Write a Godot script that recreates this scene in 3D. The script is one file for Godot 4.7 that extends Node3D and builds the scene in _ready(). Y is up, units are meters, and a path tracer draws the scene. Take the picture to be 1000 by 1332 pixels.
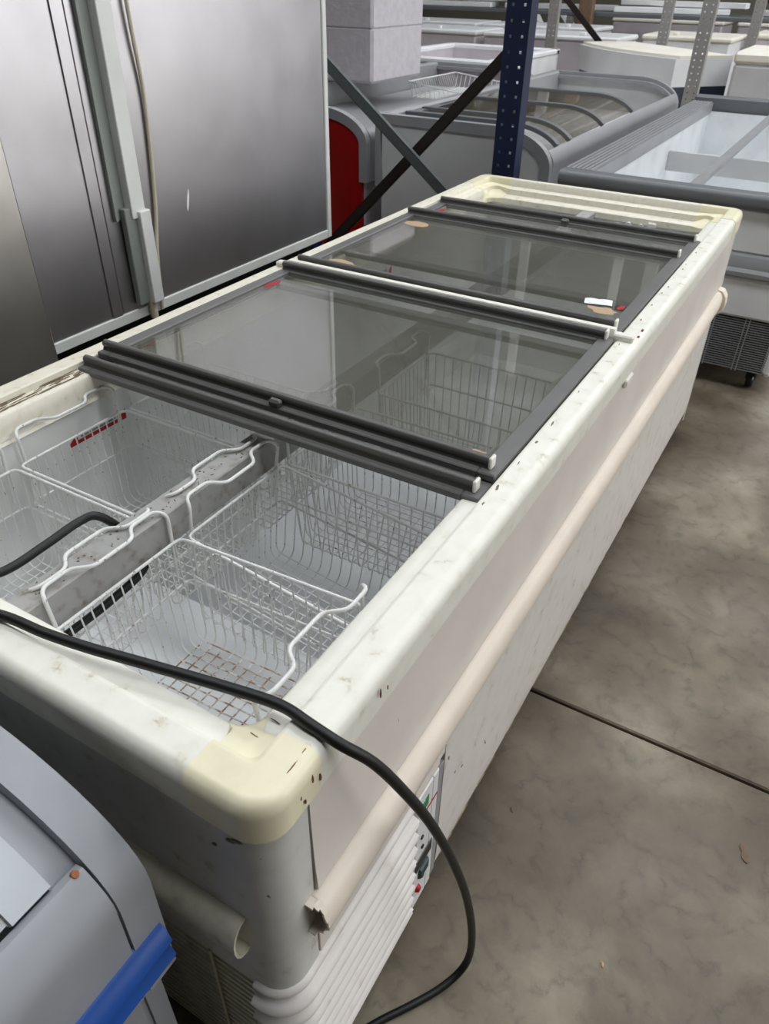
extends Node3D
# A long white chest freezer with wire baskets and sliding glass lids in a second-hand warehouse.
# World: freezer's near-right rim corner stands at x = 0, z = 0; its length runs along -z; y is up; metres.

const TOP := 0.8            # rim height of the white freezer
const WID := 0.9
const LEN := 2.43

var O := Vector3.ZERO       # base of the thing being built: vertices are stored relative to it
var M := {}
var rng := RandomNumberGenerator.new()
var used := {}

# ---------------------------------------------------------------- naming
func numbered(called: String) -> String:
	var n: int = used.get(called, 0)
	used[called] = n + 1
	return called if n == 0 else "%s_%03d" % [called, n]

func tag(o: Node, label := "", category := "", group := "", kind := "") -> Node:
	if label: o.set_meta("label", label)
	if category: o.set_meta("category", category)
	if group: o.set_meta("group", group)
	if kind: o.set_meta("kind", kind)
	return o

func thing(called: String, label: String, category: String, at := Vector3.ZERO, group := "") -> Node3D:
	var o := Node3D.new()
	o.name = numbered(called)
	o.position = at
	add_child(o, true)
	tag(o, label, category, group)
	O = at
	return o

func mb() -> SurfaceTool:
	var st := SurfaceTool.new()
	st.begin(Mesh.PRIMITIVE_TRIANGLES)
	return st

func part(called: String, st: SurfaceTool, m: Material, parent: Node) -> MeshInstance3D:
	var o := MeshInstance3D.new()
	o.name = called
	o.mesh = st.commit()
	o.material_override = m
	parent.add_child(o, true)
	return o

func solo(called: String, label: String, category: String, at: Vector3, st: SurfaceTool, m: Material, group := "") -> MeshInstance3D:
	# a thing that is one mesh; build the mesh with O = at
	var o := MeshInstance3D.new()
	o.name = numbered(called)
	o.mesh = st.commit()
	o.material_override = m
	o.position = at
	add_child(o, true)
	tag(o, label, category, group)
	return o

func struct(called: String, st: SurfaceTool, m: Material, at := Vector3.ZERO) -> MeshInstance3D:
	var o := MeshInstance3D.new()
	o.name = called
	o.mesh = st.commit()
	o.material_override = m
	o.position = at
	add_child(o, true)
	o.set_meta("kind", "structure")
	return o

# ---------------------------------------------------------------- geometry
func tri(st: SurfaceTool, a: Vector3, b: Vector3, c: Vector3, out: Vector3, na = null, nb = null, nc = null) -> void:
	var n := (c - a).cross(b - a)
	if n.length_squared() < 1e-16: return
	n = n.normalized()
	if n.dot(out) < 0.0:
		var t := b; b = c; c = t
		var tn = nb; nb = nc; nc = tn
		n = -n
	st.set_normal(na if na != null else n); st.add_vertex(a - O)
	st.set_normal(nb if nb != null else n); st.add_vertex(b - O)
	st.set_normal(nc if nc != null else n); st.add_vertex(c - O)

func quad(st: SurfaceTool, a: Vector3, b: Vector3, c: Vector3, d: Vector3, out: Vector3) -> void:
	tri(st, a, b, c, out)
	tri(st, a, c, d, out)

# chamfered box between two corners
func box(st: SurfaceTool, a: Vector3, b: Vector3, ch := 0.0, tf := Transform3D()) -> void:
	var lo := Vector3(minf(a.x, b.x), minf(a.y, b.y), minf(a.z, b.z))
	var hi := Vector3(maxf(a.x, b.x), maxf(a.y, b.y), maxf(a.z, b.z))
	var ctr := (lo + hi) / 2.0
	var h := (hi - lo) / 2.0
	var c := minf(ch, minf(h.x, minf(h.y, h.z)) * 0.98)
	var B := tf.basis
	var P := func(v: Vector3) -> Vector3: return tf * (ctr + v)
	for ax in 3:
		var u := (ax + 1) % 3
		var w := (ax + 2) % 3
		for s in [-1.0, 1.0]:
			var q := []
			for k in [[-1, -1], [1, -1], [1, 1], [-1, 1]]:
				var v := Vector3.ZERO
				v[ax] = s * h[ax]; v[u] = k[0] * (h[u] - c); v[w] = k[1] * (h[w] - c)
				q.append(P.call(v))
			var n := Vector3.ZERO
			n[ax] = s
			quad(st, q[0], q[1], q[2], q[3], B * n)
	if c <= 0.0: return
	for ax in 3:
		var u := (ax + 1) % 3
		var w := (ax + 2) % 3
		for su in [-1.0, 1.0]:
			for sw in [-1.0, 1.0]:
				var q := []
				for e in [-1.0, 1.0]:
					var v := Vector3.ZERO
					v[ax] = e * (h[ax] - c); v[u] = su * h[u]; v[w] = sw * (h[w] - c)
					var v2 := Vector3.ZERO
					v2[ax] = e * (h[ax] - c); v2[u] = su * (h[u] - c); v2[w] = sw * h[w]
					if e < 0: q.append(P.call(v)); q.append(P.call(v2))
					else: q.append(P.call(v2)); q.append(P.call(v))
				var n := Vector3.ZERO
				n[u] = su; n[w] = sw
				quad(st, q[0], q[1], q[2], q[3], B * n)
	for sx in [-1.0, 1.0]:
		for sy in [-1.0, 1.0]:
			for sz in [-1.0, 1.0]:
				var s := Vector3(sx, sy, sz)
				var k := Vector3(h.x - c, h.y - c, h.z - c)
				tri(st, P.call(s * Vector3(h.x, k.y, k.z)), P.call(s * Vector3(k.x, h.y, k.z)), P.call(s * Vector3(k.x, k.y, h.z)), B * s)

func spline(pts: Array, n := 6) -> Array:
	var r := []
	for i in pts.size() - 1:
		var a: Vector3 = pts[maxi(i - 1, 0)]
		var b: Vector3 = pts[i]
		var c: Vector3 = pts[i + 1]
		var d: Vector3 = pts[mini(i + 2, pts.size() - 1)]
		for k in n:
			r.append(b.cubic_interpolate(c, a, d, float(k) / n))
	r.append(pts[-1])
	return r

# round the corners of a polyline
func rounded(pts: Array, r: float, n := 4, closed := false) -> Array:
	var o := []
	var m := pts.size()
	for i in m:
		if not closed and (i == 0 or i == m - 1):
			o.append(pts[i]); continue
		var p: Vector3 = pts[i]
		var a: Vector3 = pts[(i - 1 + m) % m]
		var b: Vector3 = pts[(i + 1) % m]
		var ra := minf(r, a.distance_to(p) * 0.49)
		var rb := minf(r, b.distance_to(p) * 0.49)
		var s := p + (a - p).normalized() * ra
		var e := p + (b - p).normalized() * rb
		for k in n + 1:
			var t := float(k) / n
			o.append(s.lerp(p, t).lerp(p.lerp(e, t), t))
	return o

func tube(st: SurfaceTool, pts: Array, r: float, sides := 6, closed := false, caps := true) -> void:
	var n := pts.size()
	var rings := []
	var t0: Vector3 = (pts[1] - pts[0]).normalized()
	var up := Vector3.UP if absf(t0.y) < 0.9 else Vector3.RIGHT
	var u := t0.cross(up).normalized()
	for i in n:
		var a: Vector3 = pts[(i - 1 + n) % n] if closed or i > 0 else pts[0]
		var b: Vector3 = pts[(i + 1) % n] if closed or i < n - 1 else pts[n - 1]
		var t := (b - a).normalized()
		u = (u - t * u.dot(t)).normalized()
		var v := t.cross(u)
		var ring := []
		for k in sides:
			var an := TAU * k / sides
			ring.append(u * cos(an) + v * sin(an))
		rings.append(ring)
	for i in (n if closed else n - 1):
		var j := (i + 1) % n
		for k in sides:
			var l := (k + 1) % sides
			var n1: Vector3 = rings[i][k]; var n2: Vector3 = rings[i][l]
			var n3: Vector3 = rings[j][l]; var n4: Vector3 = rings[j][k]
			var p1: Vector3 = pts[i] + n1 * r; var p2: Vector3 = pts[i] + n2 * r
			var p3: Vector3 = pts[j] + n3 * r; var p4: Vector3 = pts[j] + n4 * r
			var out := n1 + n2 + n3 + n4
			tri(st, p1, p2, p3, out, n1, n2, n3)
			tri(st, p1, p3, p4, out, n1, n3, n4)
	if caps and not closed:
		for e in [0, n - 1]:
			var out: Vector3 = (pts[0] - pts[1]) if e == 0 else (pts[n - 1] - pts[n - 2])
			for k in range(1, sides - 1):
				tri(st, pts[e] + rings[e][0] * r, pts[e] + rings[e][k] * r, pts[e] + rings[e][k + 1] * r, out)

# place a 2-D profile point along an axis: "x": (a -> z, b -> y), "y": (a -> x, b -> z), "z": (a -> x, b -> y)
func on_axis(ax: String, p: Vector2, t: float) -> Vector3:
	if ax == "x": return Vector3(t, p.y, p.x)
	if ax == "y": return Vector3(p.x, t, p.y)
	return Vector3(p.x, p.y, t)

# extrude a closed profile along an axis, smooth over shallow edges
func extrude(st: SurfaceTool, prof: Array, ax: String, t0: float, t1: float, caps := true, closed := true) -> void:
	var n := prof.size()
	var area := 0.0
	for i in n:
		var p: Vector2 = prof[i]; var q: Vector2 = prof[(i + 1) % n]
		area += p.x * q.y - q.x * p.y
	var sg := 1.0 if area > 0 else -1.0
	var en := []
	for i in n:
		var d: Vector2 = prof[(i + 1) % n] - prof[i]
		en.append(Vector2(d.y, -d.x).normalized() * sg)
	for i in (n if closed else n - 1):
		var j := (i + 1) % n
		var e: Vector2 = en[i]
		var ea: Vector2 = en[(i - 1 + n) % n]
		var eb: Vector2 = en[j]
		var na := (e + ea).normalized() if e.dot(ea) > 0.72 and (closed or i > 0) else e
		var nb := (e + eb).normalized() if e.dot(eb) > 0.72 and (closed or i < n - 2) else e
		var z := on_axis(ax, Vector2.ZERO, 0)
		var na3 := on_axis(ax, na, 0) - z; var nb3 := on_axis(ax, nb, 0) - z; var out := on_axis(ax, e, 0)
		var a := on_axis(ax, prof[i], t0); var b := on_axis(ax, prof[j], t0)
		var c := on_axis(ax, prof[j], t1); var d := on_axis(ax, prof[i], t1)
		tri(st, a, b, c, out, na3, nb3, nb3)
		tri(st, a, c, d, out, na3, nb3, na3)
	if caps:
		var idx := Geometry2D.triangulate_polygon(PackedVector2Array(prof))
		for s in [[t0, -1.0], [t1, 1.0]]:
			var dir: Vector3 = (on_axis(ax, Vector2.ZERO, t1) - on_axis(ax, Vector2.ZERO, t0)) * s[1]
			for k in range(0, idx.size(), 3):
				tri(st, on_axis(ax, prof[idx[k]], s[0]), on_axis(ax, prof[idx[k + 1]], s[0]), on_axis(ax, prof[idx[k + 2]], s[0]), dir)

# a strip of constant thickness along a polyline (2-D), as a closed profile
func strip(line: Array, th: float) -> Array:
	var o := []
	var inn := []
	for i in line.size():
		var a: Vector2 = line[maxi(i - 1, 0)]; var b: Vector2 = line[mini(i + 1, line.size() - 1)]
		var d := (b - a).normalized()
		o.append(line[i])
		inn.append(line[i] + Vector2(-d.y, d.x) * th)
	inn.reverse()
	return o + inn

func lathe(st: SurfaceTool, prof: Array, at: Vector3, ax: Vector3, sides := 16) -> void:
	# prof: Vector2(radius, height along ax)
	var u := ax.cross(Vector3.UP if absf(ax.y) < 0.9 else Vector3.RIGHT).normalized()
	var v := ax.cross(u)
	for i in prof.size() - 1:
		var d: Vector2 = prof[i + 1] - prof[i]
		var nn := Vector2(d.y, -d.x).normalized()
		for k in sides:
			var r0 := u * cos(TAU * k / sides) + v * sin(TAU * k / sides)
			var r1 := u * cos(TAU * (k + 1) / sides) + v * sin(TAU * (k + 1) / sides)
			var a: Vector3 = at + r0 * prof[i].x + ax * prof[i].y
			var b: Vector3 = at + r1 * prof[i].x + ax * prof[i].y
			var c: Vector3 = at + r1 * prof[i + 1].x + ax * prof[i + 1].y
			var e: Vector3 = at + r0 * prof[i + 1].x + ax * prof[i + 1].y
			var n0 := r0 * nn.x + ax * nn.y; var n1 := r1 * nn.x + ax * nn.y
			tri(st, a, b, c, n0 + n1, n0, n1, n1)
			tri(st, a, c, e, n0 + n1, n0, n1, n0)

# an irregular thin patch (stain, chip, sticker residue) lying on a surface
func patch(st: SurfaceTool, at: Vector3, n: Vector3, along: Vector3, la: float, lb: float, th := 0.0006, rough := 0.35, k := 11) -> void:
	var a := (along - n * along.dot(n)).normalized()
	var b := n.cross(a).normalized()
	var top := []
	var bot := []
	for i in k:
		var an := TAU * i / k
		var s := 1.0 - rough * rng.randf()
		var p := at + a * cos(an) * la * s + b * sin(an) * lb * s
		top.append(p + n * th * 0.7)
		bot.append(at + (p - at) * 1.02 - n * 0.0004)
	for i in k:
		var j := (i + 1) % k
		tri(st, at + n * th, top[i], top[j], n)
		quad(st, top[i], top[j], bot[j], bot[i], (top[i] + top[j]) / 2.0 - at)

# ---------------------------------------------------------------- materials
func noise_tex(freq: float, ramp: Array, octaves := 4, seed_ := 1, size := 512, kind := FastNoiseLite.TYPE_SIMPLEX_SMOOTH, warp := 0.0) -> NoiseTexture2D:
	var f := FastNoiseLite.new()
	f.noise_type = kind
	f.seed = seed_
	f.frequency = freq
	f.fractal_octaves = octaves
	if warp > 0.0:
		f.domain_warp_enabled = true
		f.domain_warp_amplitude = warp
		f.domain_warp_frequency = freq
	var g := Gradient.new()
	var off := PackedFloat32Array()
	var col := PackedColorArray()
	for r in ramp:
		off.append(r[0]); col.append(r[1])
	g.offsets = off
	g.colors = col
	var t := NoiseTexture2D.new()
	t.width = size
	t.height = size
	t.seamless = true
	t.noise = f
	t.color_ramp = g
	return t

func g(v: float) -> Color: return Color(v, v, v)

func mat(col: Color, rough := 0.5, metal := 0.0, tex: Texture2D = null, scale := 1.0, world := false) -> StandardMaterial3D:
	var m := StandardMaterial3D.new()
	m.albedo_color = col
	m.roughness = rough
	m.metallic = metal
	if tex:
		m.albedo_texture = tex
		m.uv1_triplanar = true
		m.uv1_world_triplanar = world
		m.uv1_scale = Vector3.ONE * scale
	return m

func bump(m: StandardMaterial3D, tex: Texture2D, cm: float) -> StandardMaterial3D:
	m.heightmap_enabled = true
	m.heightmap_texture = tex
	m.heightmap_scale = cm
	return m

func detail(m: StandardMaterial3D, tex: Texture2D) -> StandardMaterial3D:
	m.detail_enabled = true
	m.detail_blend_mode = BaseMaterial3D.BLEND_MODE_MUL
	m.detail_albedo = tex
	return m

func glass(col: Color, alpha: float, rough := 0.03) -> StandardMaterial3D:
	var m := StandardMaterial3D.new()
	m.transparency = BaseMaterial3D.TRANSPARENCY_ALPHA
	m.albedo_color = Color(col.r, col.g, col.b, alpha)
	m.roughness = rough
	return m

func materials() -> void:
	var mottle := noise_tex(0.008, [[0.0, g(0.93)], [0.5, g(0.975)], [1.0, g(1.0)]], 5, 3)
	var scuff := noise_tex(0.02, [[0.0, Color(0.7, 0.66, 0.6)], [0.13, Color(0.88, 0.86, 0.82)], [0.24, Color(0.96, 0.955, 0.945)], [0.5, g(0.98)], [1.0, g(1.0)]], 6, 11, 1024, FastNoiseLite.TYPE_SIMPLEX_SMOOTH, 30.0)
	var grime := noise_tex(0.012, [[0.0, Color(0.68, 0.65, 0.61)], [0.22, Color(0.88, 0.865, 0.84)], [0.45, g(0.965)], [1.0, g(1.0)]], 6, 5, 1024)
	var rusty := noise_tex(0.03, [[0.0, Color(0.36, 0.2, 0.1)], [0.13, Color(0.5, 0.32, 0.2)], [0.17, g(0.97)], [1.0, g(1.0)]], 4, 21)
	var fine := noise_tex(0.12, [[0.0, g(0.0)], [1.0, g(1.0)]], 4, 8)
	var waves := noise_tex(0.006, [[0.0, g(0.0)], [1.0, g(1.0)]], 2, 9)
	M.rim = mat(Color(0.955, 0.95, 0.905), 0.38, 0.0, scuff, 1.1, true)
	M.rim_old = mat(Color(0.95, 0.93, 0.86), 0.4, 0.0, scuff, 1.6, true)
	M.cap = mat(Color(0.965, 0.935, 0.81), 0.33, 0.0, mottle, 2.5, true)
	M.panel = mat(Color(0.9, 0.87, 0.84), 0.32, 0.0, mottle, 0.9, true)
	M.panel_low = mat(Color(0.9, 0.88, 0.85), 0.35, 0.0, scuff, 0.8, true)
	M.endface = mat(Color(0.84, 0.84, 0.82), 0.4, 0.0, scuff, 0.9, true)
	M.bumper = mat(Color(0.95, 0.9, 0.84), 0.42, 0.0, mottle, 1.5, true)
	M.bumper_old = mat(Color(0.86, 0.84, 0.76), 0.45, 0.0, grime, 1.5, true)
	M.liner = mat(Color(0.945, 0.945, 0.935), 0.42, 0.0, mottle, 1.2, true)
	M.liner_floor = mat(Color(0.935, 0.945, 0.95), 0.45, 0.0, mottle, 1.1, true)
	M.bar = mat(Color(0.66, 0.655, 0.645), 0.6, 0.0, grime, 2.6, true)
	M.dark = mat(Color(0.06, 0.06, 0.065), 0.8)
	M.frame = bump(mat(Color(0.42, 0.415, 0.41), 0.42, 0.0, mottle, 2.0, true), fine, 0.01)
	M.rail = mat(Color(0.36, 0.355, 0.345), 0.36, 0.0, mottle, 2.0, true)
	M.tip = mat(Color(0.93, 0.92, 0.88), 0.4)
	M.lid_glass = glass(Color(0.47, 0.47, 0.425), 0.2, 0.03)
	M.wire = mat(Color(0.93, 0.93, 0.92), 0.4, 0.0, rusty, 3.5, true)
	M.wire_grid = mat(Color(0.92, 0.91, 0.89), 0.5, 0.0, noise_tex(0.03, [[0.0, Color(0.5, 0.35, 0.24)], [0.4, Color(0.66, 0.53, 0.42)], [0.5, g(0.9)], [1.0, g(1.0)]], 4, 33), 3.0, true)
	M.cord = mat(Color(0.045, 0.045, 0.048), 0.5)
	M.rust = mat(Color(0.42, 0.25, 0.16), 0.85)
	M.edge_dirt = mat(Color(0.62, 0.55, 0.45), 0.8)
	M.rim_dirt = mat(Color(0.5, 0.43, 0.36), 0.85)
	M.scuff = mat(Color(0.5, 0.45, 0.4), 0.8)
	M.residue = mat(Color(0.72, 0.62, 0.5), 0.8)
	M.red = mat(Color(0.66, 0.06, 0.1), 0.5)
	M.green = mat(Color(0.1, 0.55, 0.3), 0.5)
	M.purple = mat(Color(0.3, 0.28, 0.55), 0.5)
	M.louvre = mat(Color(0.93, 0.91, 0.89), 0.35, 0.0, scuff, 0.8, true)
	M.label_paper = mat(Color(0.82, 0.82, 0.88), 0.5)
	M.paper = mat(Color(0.93, 0.93, 0.92), 0.7)
	M.black = mat(Color(0.05, 0.06, 0.065), 0.3)
	M.teal = mat(Color(0.07, 0.2, 0.21), 0.4)
	M.steel = mat(Color(0.72, 0.71, 0.72), 0.36, 1.0, mottle, 0.8, true)
	M.steel = bump(M.steel, waves, 0.12)
	M.steel_near = bump(mat(Color(0.76, 0.745, 0.725), 0.34, 1.0, mottle, 1.2, true), waves, 0.25)
	M.white_metal = mat(Color(0.92, 0.925, 0.91), 0.45, 0.0, mottle, 1.0, true)
	M.cover_dark = mat(Color(0.55, 0.57, 0.55), 0.5, 0.0, mottle, 1.0, true)
	M.cable = mat(Color(0.78, 0.74, 0.66), 0.5)
	M.grey_plastic = mat(Color(0.64, 0.65, 0.67), 0.42, 0.0, mottle, 1.4, true)
	M.grey_lid = mat(Color(0.76, 0.78, 0.8), 0.4, 0.0, mottle, 1.4, true)
	M.grey_trim = mat(Color(0.42, 0.43, 0.44), 0.4, 0.0, mottle, 1.0, true)
	M.grey_light = mat(Color(0.6, 0.6, 0.61), 0.35, 0.0, mottle, 1.0, true)
	M.blue = mat(Color(0.02, 0.31, 0.66), 0.35, 0.0, mottle, 2.0, true)
	M.white_body = mat(Color(0.93, 0.93, 0.935), 0.35, 0.0, mottle, 0.7, true)
	M.white_dull = mat(Color(0.8, 0.8, 0.8), 0.5, 0.0, mottle, 0.7, true)
	M.lilac = mat(Color(0.78, 0.75, 0.77), 0.5, 0.0, mottle, 0.7, true)
	M.cream = mat(Color(0.95, 0.93, 0.88), 0.45, 0.0, mottle, 0.7, true)
	M.red_body = mat(Color(0.62, 0.03, 0.04), 0.35, 0.0, mottle, 0.9, true)
	M.navy = mat(Color(0.12, 0.16, 0.22), 0.4)
	M.post_blue = mat(Color(0.07, 0.12, 0.25), 0.45, 0.0, scuff, 3.0, true)
	M.post_zinc = mat(Color(0.66, 0.65, 0.64), 0.45, 0.4, scuff, 3.0, true)
	M.brace_grey = mat(Color(0.36, 0.38, 0.38), 0.55, 0.3, scuff, 3.0, true)
	M.brace_dark = mat(Color(0.16, 0.13, 0.12), 0.6, 0.2, scuff, 3.0, true)
	M.wood = mat(Color(0.45, 0.36, 0.28), 0.7, 0.0, grime, 2.0, true)
	M.film = mat(Color(0.8, 0.78, 0.8), 0.25, 0.0, mottle, 3.0, true)
	M.film = bump(M.film, noise_tex(0.02, [[0.0, g(0.0)], [1.0, g(1.0)]], 3, 15, 256, FastNoiseLite.TYPE_SIMPLEX_SMOOTH, 40.0), 0.25)
	M.brown_glass = glass(Color(0.4, 0.36, 0.28), 0.22, 0.05)
	M.clear_glass = glass(Color(0.6, 0.62, 0.63), 0.12, 0.05)
	M.orange = mat(Color(0.6, 0.34, 0.1), 0.5)
	# floor: layered concrete
	var con := noise_tex(0.0035, [[0.0, Color(0.35, 0.315, 0.26)], [0.38, Color(0.455, 0.415, 0.35)], [0.6, Color(0.515, 0.475, 0.41)], [1.0, Color(0.69, 0.655, 0.585)]], 7, 4, 1024, FastNoiseLite.TYPE_SIMPLEX_SMOOTH, 60.0)
	var f := FastNoiseLite.new()
	f.noise_type = FastNoiseLite.TYPE_SIMPLEX_SMOOTH
	f.seed = 17
	f.frequency = 0.014
	f.fractal_type = FastNoiseLite.FRACTAL_RIDGED
	f.fractal_octaves = 6
	f.domain_warp_enabled = true
	f.domain_warp_amplitude = 45.0
	f.domain_warp_frequency = 0.01
	var spots := noise_tex(0.01, [[0.0, g(0.97)], [0.45, g(1.0)], [0.72, g(0.955)], [0.9, g(0.86)], [1.0, g(0.74)]], 6, 17, 1024)
	spots.noise = f
	M.concrete = detail(mat(Color(0.87, 0.86, 0.84), 0.52, 0.0, con, 0.55, true), spots)
	M.concrete.detail_uv_layer = BaseMaterial3D.DETAIL_UV_1
	M.concrete.roughness_texture = noise_tex(0.006, [[0.0, g(0.35)], [1.0, g(0.75)]], 5, 6)
	M.concrete.roughness = 1.0
	bump(M.concrete, fine, 0.04)
	M.joint = mat(Color(0.13, 0.12, 0.11), 0.9)
	M.wall_dark = mat(Color(0.2, 0.2, 0.19), 0.8, 0.0, mottle, 0.2, true)
	M.wall = mat(Color(0.43, 0.42, 0.37), 0.8, 0.0, mottle, 0.2, true)
	M.roof = mat(Color(0.45, 0.44, 0.4), 0.7, 0.0, mottle, 0.2, true)
	M.sky_panel = mat(Color(0.95, 0.97, 1.0), 0.6)
	M.sky_panel.emission_enabled = true
	M.sky_panel.emission = Color(0.97, 0.98, 1.0)
	M.sky_panel.emission_energy_multiplier = 1.6

# ---------------------------------------------------------------- scene
const EXPOSURE := 1.0
const SKYLIGHT := 1.18
const WINDOW := 0.5

func area(called: String, at: Vector3, look: Vector3, size: Vector2, energy: float, col: Color) -> void:
	var l := AreaLight3D.new()
	l.name = called
	add_child(l, true)
	l.area_size = size
	l.area_normalize_energy = false
	l.light_energy = energy
	l.light_color = col
	l.shadow_enabled = true
	l.area_range = 40.0
	l.position = at
	l.look_at_from_position(at, at + look, Vector3.UP if absf(look.y) < 0.9 else Vector3.FORWARD)

func _ready() -> void:
	rng.seed = 7
	var cam := Camera3D.new()
	cam.name = "camera"
	cam.fov = 68.98
	cam.near = 0.02
	cam.far = 200.0
	cam.position = Vector3(0.2649, 1.3887, 0.2607)
	cam.rotation = Vector3(-0.6280, 0.5230, 0.0175)
	add_child(cam)
	var lens := CameraAttributesPhysical.new()
	lens.frustum_focal_length = 12.0 / tan(deg_to_rad(68.98) / 2.0)
	lens.frustum_focus_distance = 1.15
	lens.exposure_aperture = 8.5
	lens.frustum_near = 0.02
	lens.frustum_far = 200.0
	cam.attributes = lens
	cam.current = true
	var env := Environment.new()
	var sky := Sky.new()
	var sm := ProceduralSkyMaterial.new()
	sm.sky_top_color = Color(0.6, 0.7, 0.82)
	sm.sky_horizon_color = Color(0.85, 0.88, 0.9)
	sm.ground_bottom_color = Color(0.3, 0.3, 0.29)
	sm.ground_horizon_color = Color(0.6, 0.6, 0.6)
	sky.sky_material = sm
	env.background_mode = Environment.BG_SKY
	env.sky = sky
	env.tonemap_mode = Environment.TONE_MAPPER_LINEAR
	env.tonemap_exposure = EXPOSURE
	env.sdfgi_enabled = true
	env.ssao_enabled = true
	env.ssil_enabled = true
	var we := WorldEnvironment.new()
	we.name = "world_environment"
	we.environment = env
	add_child(we)
	# daylight through three roof lights and a long window band in the right-hand wall
	for z in [-0.6, -4.2, -7.6]:
		area("skylight_light", Vector3(0.5, 5.96, z), Vector3.DOWN, Vector2(11.0, 1.3), SKYLIGHT, Color(0.97, 0.985, 1.0))
	area("skylight_light", Vector3(3.0, 5.96, -11.3), Vector3.DOWN, Vector2(6.0, 1.6), SKYLIGHT * 2.4, Color(0.97, 0.985, 1.0))
	area("window_light", Vector3(7.45, 1.95, -7.3), Vector3.LEFT, Vector2(11.4, 3.2), WINDOW, Color(1.0, 0.985, 0.96))

	materials()
	build_room()
	build_freezer()
	build_lids()
	build_baskets()
	build_cord()
	build_curved_freezers()
	build_grey_freezer()
	build_cabinets()
	build_racks()
	build_background()

func build_room() -> void:
	var X0 := -9.0; var X1 := 7.5; var Z0 := 3.6; var Z1 := -17.0; var H := 6.0
	O = Vector3.ZERO
	var st := mb()
	box(st, Vector3(X0, -0.3, Z1), Vector3(X1, -0.02, Z0))
	var fl := struct("floor", st, M.joint)
	# poured slabs with sawn joints
	var xs := [X0, -5.2, -1.9, 3.1, X1]
	var zs := [Z0, -0.958, -5.46, -9.96, -14.46, Z1]
	for i in xs.size() - 1:
		for j in zs.size() - 1:
			st = mb()
			box(st, Vector3(xs[i] + 0.004, -0.05, zs[j] - 0.004), Vector3(xs[i + 1] - 0.004, 0.0, zs[j + 1] + 0.004), 0.004)
			part("slab", st, M.concrete, fl)
	st = mb(); box(st, Vector3(X0 - 0.2, 0, Z1 - 0.2), Vector3(X0, H, Z0 + 0.2)); struct("wall_left", st, M.wall)
	st = mb(); box(st, Vector3(X0, 0, Z1 - 0.2), Vector3(X1, H, Z1)); struct("wall_back", st, M.wall)
	st = mb(); box(st, Vector3(X0, 0, Z0), Vector3(X1, H, Z0 + 0.2)); struct("wall_front", st, M.wall_dark)
	# right wall with a window band
	st = mb()
	box(st, Vector3(X1, 0, Z1 - 0.2), Vector3(X1 + 0.2, 0.3, Z0 + 0.2))
	box(st, Vector3(X1, 3.6, Z1 - 0.2), Vector3(X1 + 0.2, H, Z0 + 0.2))
	box(st, Vector3(X1, 0.3, Z1 - 0.2), Vector3(X1 + 0.2, 3.6, -13.05))
	box(st, Vector3(X1, 0.3, -1.55), Vector3(X1 + 0.2, 3.6, Z0 + 0.2))
	struct("wall_right", st, M.wall)
	st = mb()
	box(st, Vector3(X1 + 0.04, 0.3, -13.05), Vector3(X1 + 0.1, 3.6, -1.55))
	struct("window_1", st, M.sky_panel)
	# ceiling with three roof lights
	st = mb()
	var cuts := [Z0 + 0.2, 0.08, -1.28, -3.52, -4.88, -6.92, -8.28, -10.48, -12.12, Z1 - 0.2]
	var ends := [[-5.0, 6.0], [-5.0, 6.0], [-5.0, 6.0], [0.0, 6.0]]
	for k in range(0, 10, 2):
		box(st, Vector3(X0 - 0.2, H, cuts[k]), Vector3(X1 + 0.2, H + 0.2, cuts[k + 1]))
	for k in range(1, 9, 2):
		box(st, Vector3(X0 - 0.2, H, cuts[k]), Vector3(ends[k / 2][0], H + 0.2, cuts[k + 1]))
		box(st, Vector3(ends[k / 2][1], H, cuts[k]), Vector3(X1 + 0.2, H + 0.2, cuts[k + 1]))
	struct("ceiling", st, M.roof)
	for k in range(1, 9, 2):
		st = mb()
		box(st, Vector3(ends[k / 2][0], H + 0.03, cuts[k]), Vector3(ends[k / 2][1], H + 0.09, cuts[k + 1]))
		struct("window_%d" % (2 + k / 2), st, M.sky_panel)

# ---------------------------------------------------------------- the white chest freezer
# rim stations: each returns the plan position for an inset d (x sides and near side) and f (far side)
func rim_stations() -> Array:
	var s := []
	var arc := func(cx: int, cz: int, a0: float) -> void:
		for k in 7: s.append(["arc", cx, cz, a0 - PI / 2 * k / 6.0])
	s.append(["near", -0.45]); s.append(["near", -0.092])
	arc.call(1, 1, PI / 2)                 # near-right: from +z round to +x
	s.append(["right", -0.083]); s.append(["right", -1.2]); s.append(["right", -2.27])
	arc.call(1, -1, 0.0)
	s.append(["far", -0.13]); s.append(["far", -0.77])
	arc.call(-1, -1, -PI / 2)
	s.append(["left", -2.27]); s.append(["left", -1.2]); s.append(["left", -0.1])
	arc.call(-1, 1, -PI)
	s.append(["near", -0.82]); s.append(["near", -0.45])
	return s

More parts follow.
